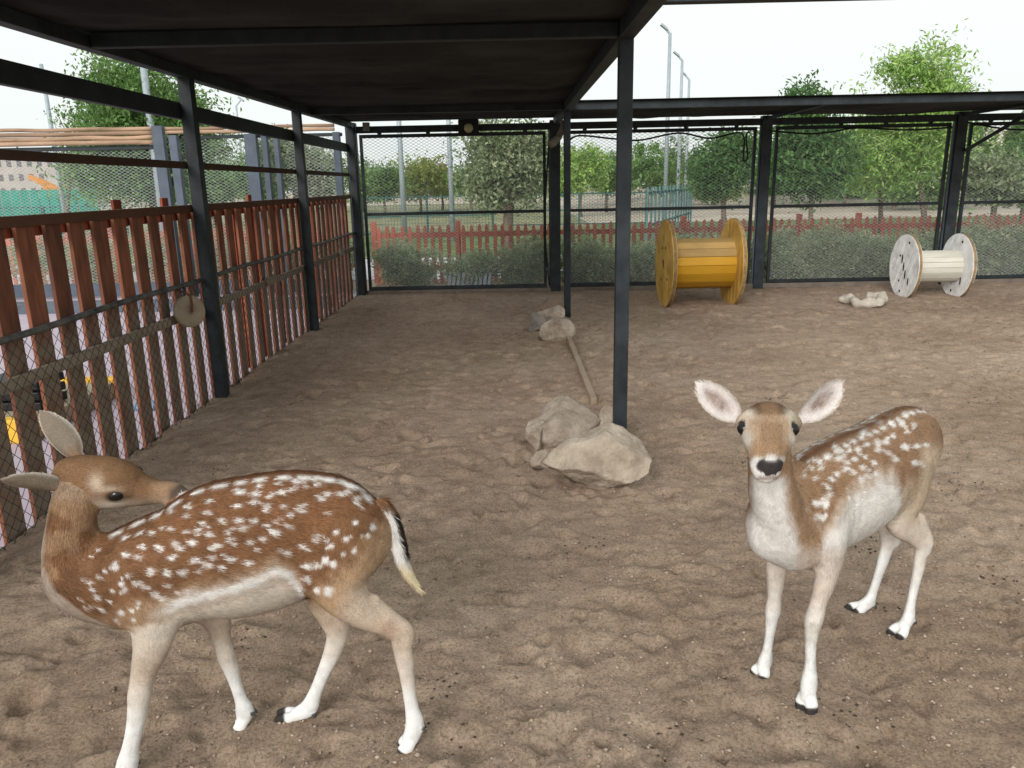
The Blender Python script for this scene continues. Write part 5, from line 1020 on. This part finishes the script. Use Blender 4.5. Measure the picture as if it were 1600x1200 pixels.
    C = lerp(C, (.66, .57, .49), lg*ss(.50, .43, zz)*.85); C = lerp(C, (.72, .67, .61), lg*ss(.40, .32, zz)); C = lerp(C, LEGW, lg*ss(.30, .20, zz+.03*nb))
    tl = nm == 'tail'; C = lerp(C, (.60, .46, .28), tl*1.); C = lerp(C, BROWN, tl*ss(.70, .76, zz)); 
    # head, painted symmetrically about its middle plane
    he = nm == 'head'; hm = P(1200, 690, 1.9); u = np.abs((V-hm)@hl)/mpp(hm); v = pc[:, 1]
    C[he] = (np.array((.37, .255, .165))*(1+.10*nb+.08*nf_)[:, None])[he]
    C = lerp(C, (.13, .066, .030), he*ss(32, 24, u)*ss(653, 646, v)*1.); C = lerp(C, (.13, .066, .030), he*(zz > .985)*ss(38, 26, u)*(V[:, 1] > 1.95)*.8)
    C = lerp(C, (.66, .58, .48), he*np.exp(-(((u-33)/11)**2+((v-648)/9)**2))*.95); C = lerp(C, (.50, .40, .30), he*ss(25, 36, u)*ss(640, 655, v)*.7)
    C = lerp(C, (.215, .125, .066), he*ss(20, 12, u)*ss(655, 668, v)*.85); C = lerp(C, (.68, .63, .57), he*np.exp(-(((u-36)/10)**2+((v-690)/14)**2))*.9)
    C = lerp(C, (.31, .185, .10), he*np.exp(-(((u-21)/8)**2+((v-702)/14)**2))*.8)
    C = lerp(C, (.70, .66, .62), he*ss(9, 4, np.hypot(u*.9, v-734)-21)*ss(712, 720, v)); C = lerp(C, (.32, .20, .12), he*ss(716, 708, v)*ss(17, 8, u)*.5)
    nose = he*ss(1.12, .92, np.hypot(u/21, (v-731-np.where(u > 8, -3, 1))/13.5)+.05*nf_); C = lerp(C, (.028, .022, .022), nose); C = lerp(C, (.70, .66, .62), he*np.exp(-((u/7)**2+((v-716)/4.5)**2))*.85)
    C = lerp(C, (.16, .085, .065), he*np.exp(-((v-748-.004*u*u*0)/2.4)**2)*ss(18, 14, u)*.8); C = lerp(C, WHITE, he*ss(750, 755, v))
    for p, n in eyes:
        d = np.linalg.norm(V-p, axis=1); C = lerp(C, (.55, .46, .37), he*np.exp(-((d-.026)/.006)**2)*.55); C = lerp(C, (.02, .014, .011), he*ss(.0225, .0185, d))
    for c in ch:
        if c.name.endswith('_toe'):
            tip = c.st[-1][:3]; fwd = c.st[-1][:3]-c.st[0][:3]; dd = (V-c.st[0][:3])@fwd/(fwd@fwd); dist = np.linalg.norm(V-tip, axis=1); fr = 'left_fore' in c.name
            C = lerp(C, HOOF, (dist < .045)*ss(.50 if fr else .80, .60 if fr else .92, dd))
    p = P(1270, 973, 2.06); C = lerp(C, (.25, .2, .18), np.exp(-(np.linalg.norm(pc-np.array([1270, 973]), axis=1)/3.5)**2)*(nm == 'left_fore')*.7)
    C = lerp(C, (.05, .042, .038), np.array([s.endswith('_dewclaw') for s in nm])*.95)
    ln = np.full(len(V), .018); ln[lg > 0] = .008; ln[(lg > 0) & (zz < .3)] = .005; ln[he] = .0085; ln[nose > .3] = .0005; ln[tl] = .028; ln[nk] = .015; ln[tk & (dy > 10)] = .016
    for p, n in eyes: ln[np.linalg.norm(V-p, axis=1) < .020] = .0005
    ln[[s.endswith('_toe') for s in nm]] = .002; ln[[s.endswith('_dewclaw') for s in nm]] = .0005; ln[zz < .035] = .0005
    flow = fl.copy(); tm = nm == 'trunk'; flow[tm] = flow[tm]*.9+np.array([0, 0, -.35])*ss(.0, .6, 1-N[tm][:, 2:3]); flow[nk] = flow[nk]
    allV, allQ, allC, allN, allF, allL = [V], [Q], [C], [N], [flow], [ln]; off = len(V)
    E1 = ear_mesh(P(1155, 655, 1.97), P(1089, 599, 2.0), np.array([.63, 0, .77]), np.array([-.45, -1, .25]), .043, cup=.40); E2 = ear_mesh(P(1247, 655, 1.97), P(1319, 598, 2.0), np.array([-.63, 0, .77]), np.array([-.15, -1, .25]), .043, cup=.40)
    for (v_, q_, uv, ax_) in (E1, E2):
        n_ = normals(v_, q_); e_ = np.abs(uv[:, 1]); ins = uv[:, 2] > 0; c_ = np.tile(np.array((.33, .25, .18)), (len(v_), 1))
        ci_ = np.tile(np.array((.66, .60, .57)), (len(v_), 1)); ci_ = lerp(ci_, (.235, .16, .135), np.clip(np.exp(-(((uv[:, 0]-.48)/.30)**2+((uv[:, 1]+.05)/.46)**2)**1.5)*.9*(1+.5*noise3(v_*np.array([120, 120, 40]), 4)), 0, 1))
        c_[ins] = ci_[ins]; c_ = lerp(c_, (.50, .42, .34), ss(.86, 1.0, e_)*.8)
        allV.append(v_); allQ.append(q_+off); allC.append(c_); allN.append(n_); allF.append(np.tile(ax_, (len(v_), 1))); allL.append(np.where(ins, .011, .006)); off += len(v_)
    V, Q, C, N, flow, ln = (np.concatenate(x) for x in (allV, allQ, allC, allN, allF, allL))
    t = finish('fallow_deer', 'pale-bellied spotted fallow deer standing with ears spread, staring at the viewer', np.array([rows[4][0], rows[4][1], 0]), V, Q, C, N, flow, ln, 15, 230000)
    for p, n in eyes: eye_ball(t, p-n*.0080, .0178, n)
deer_facing()
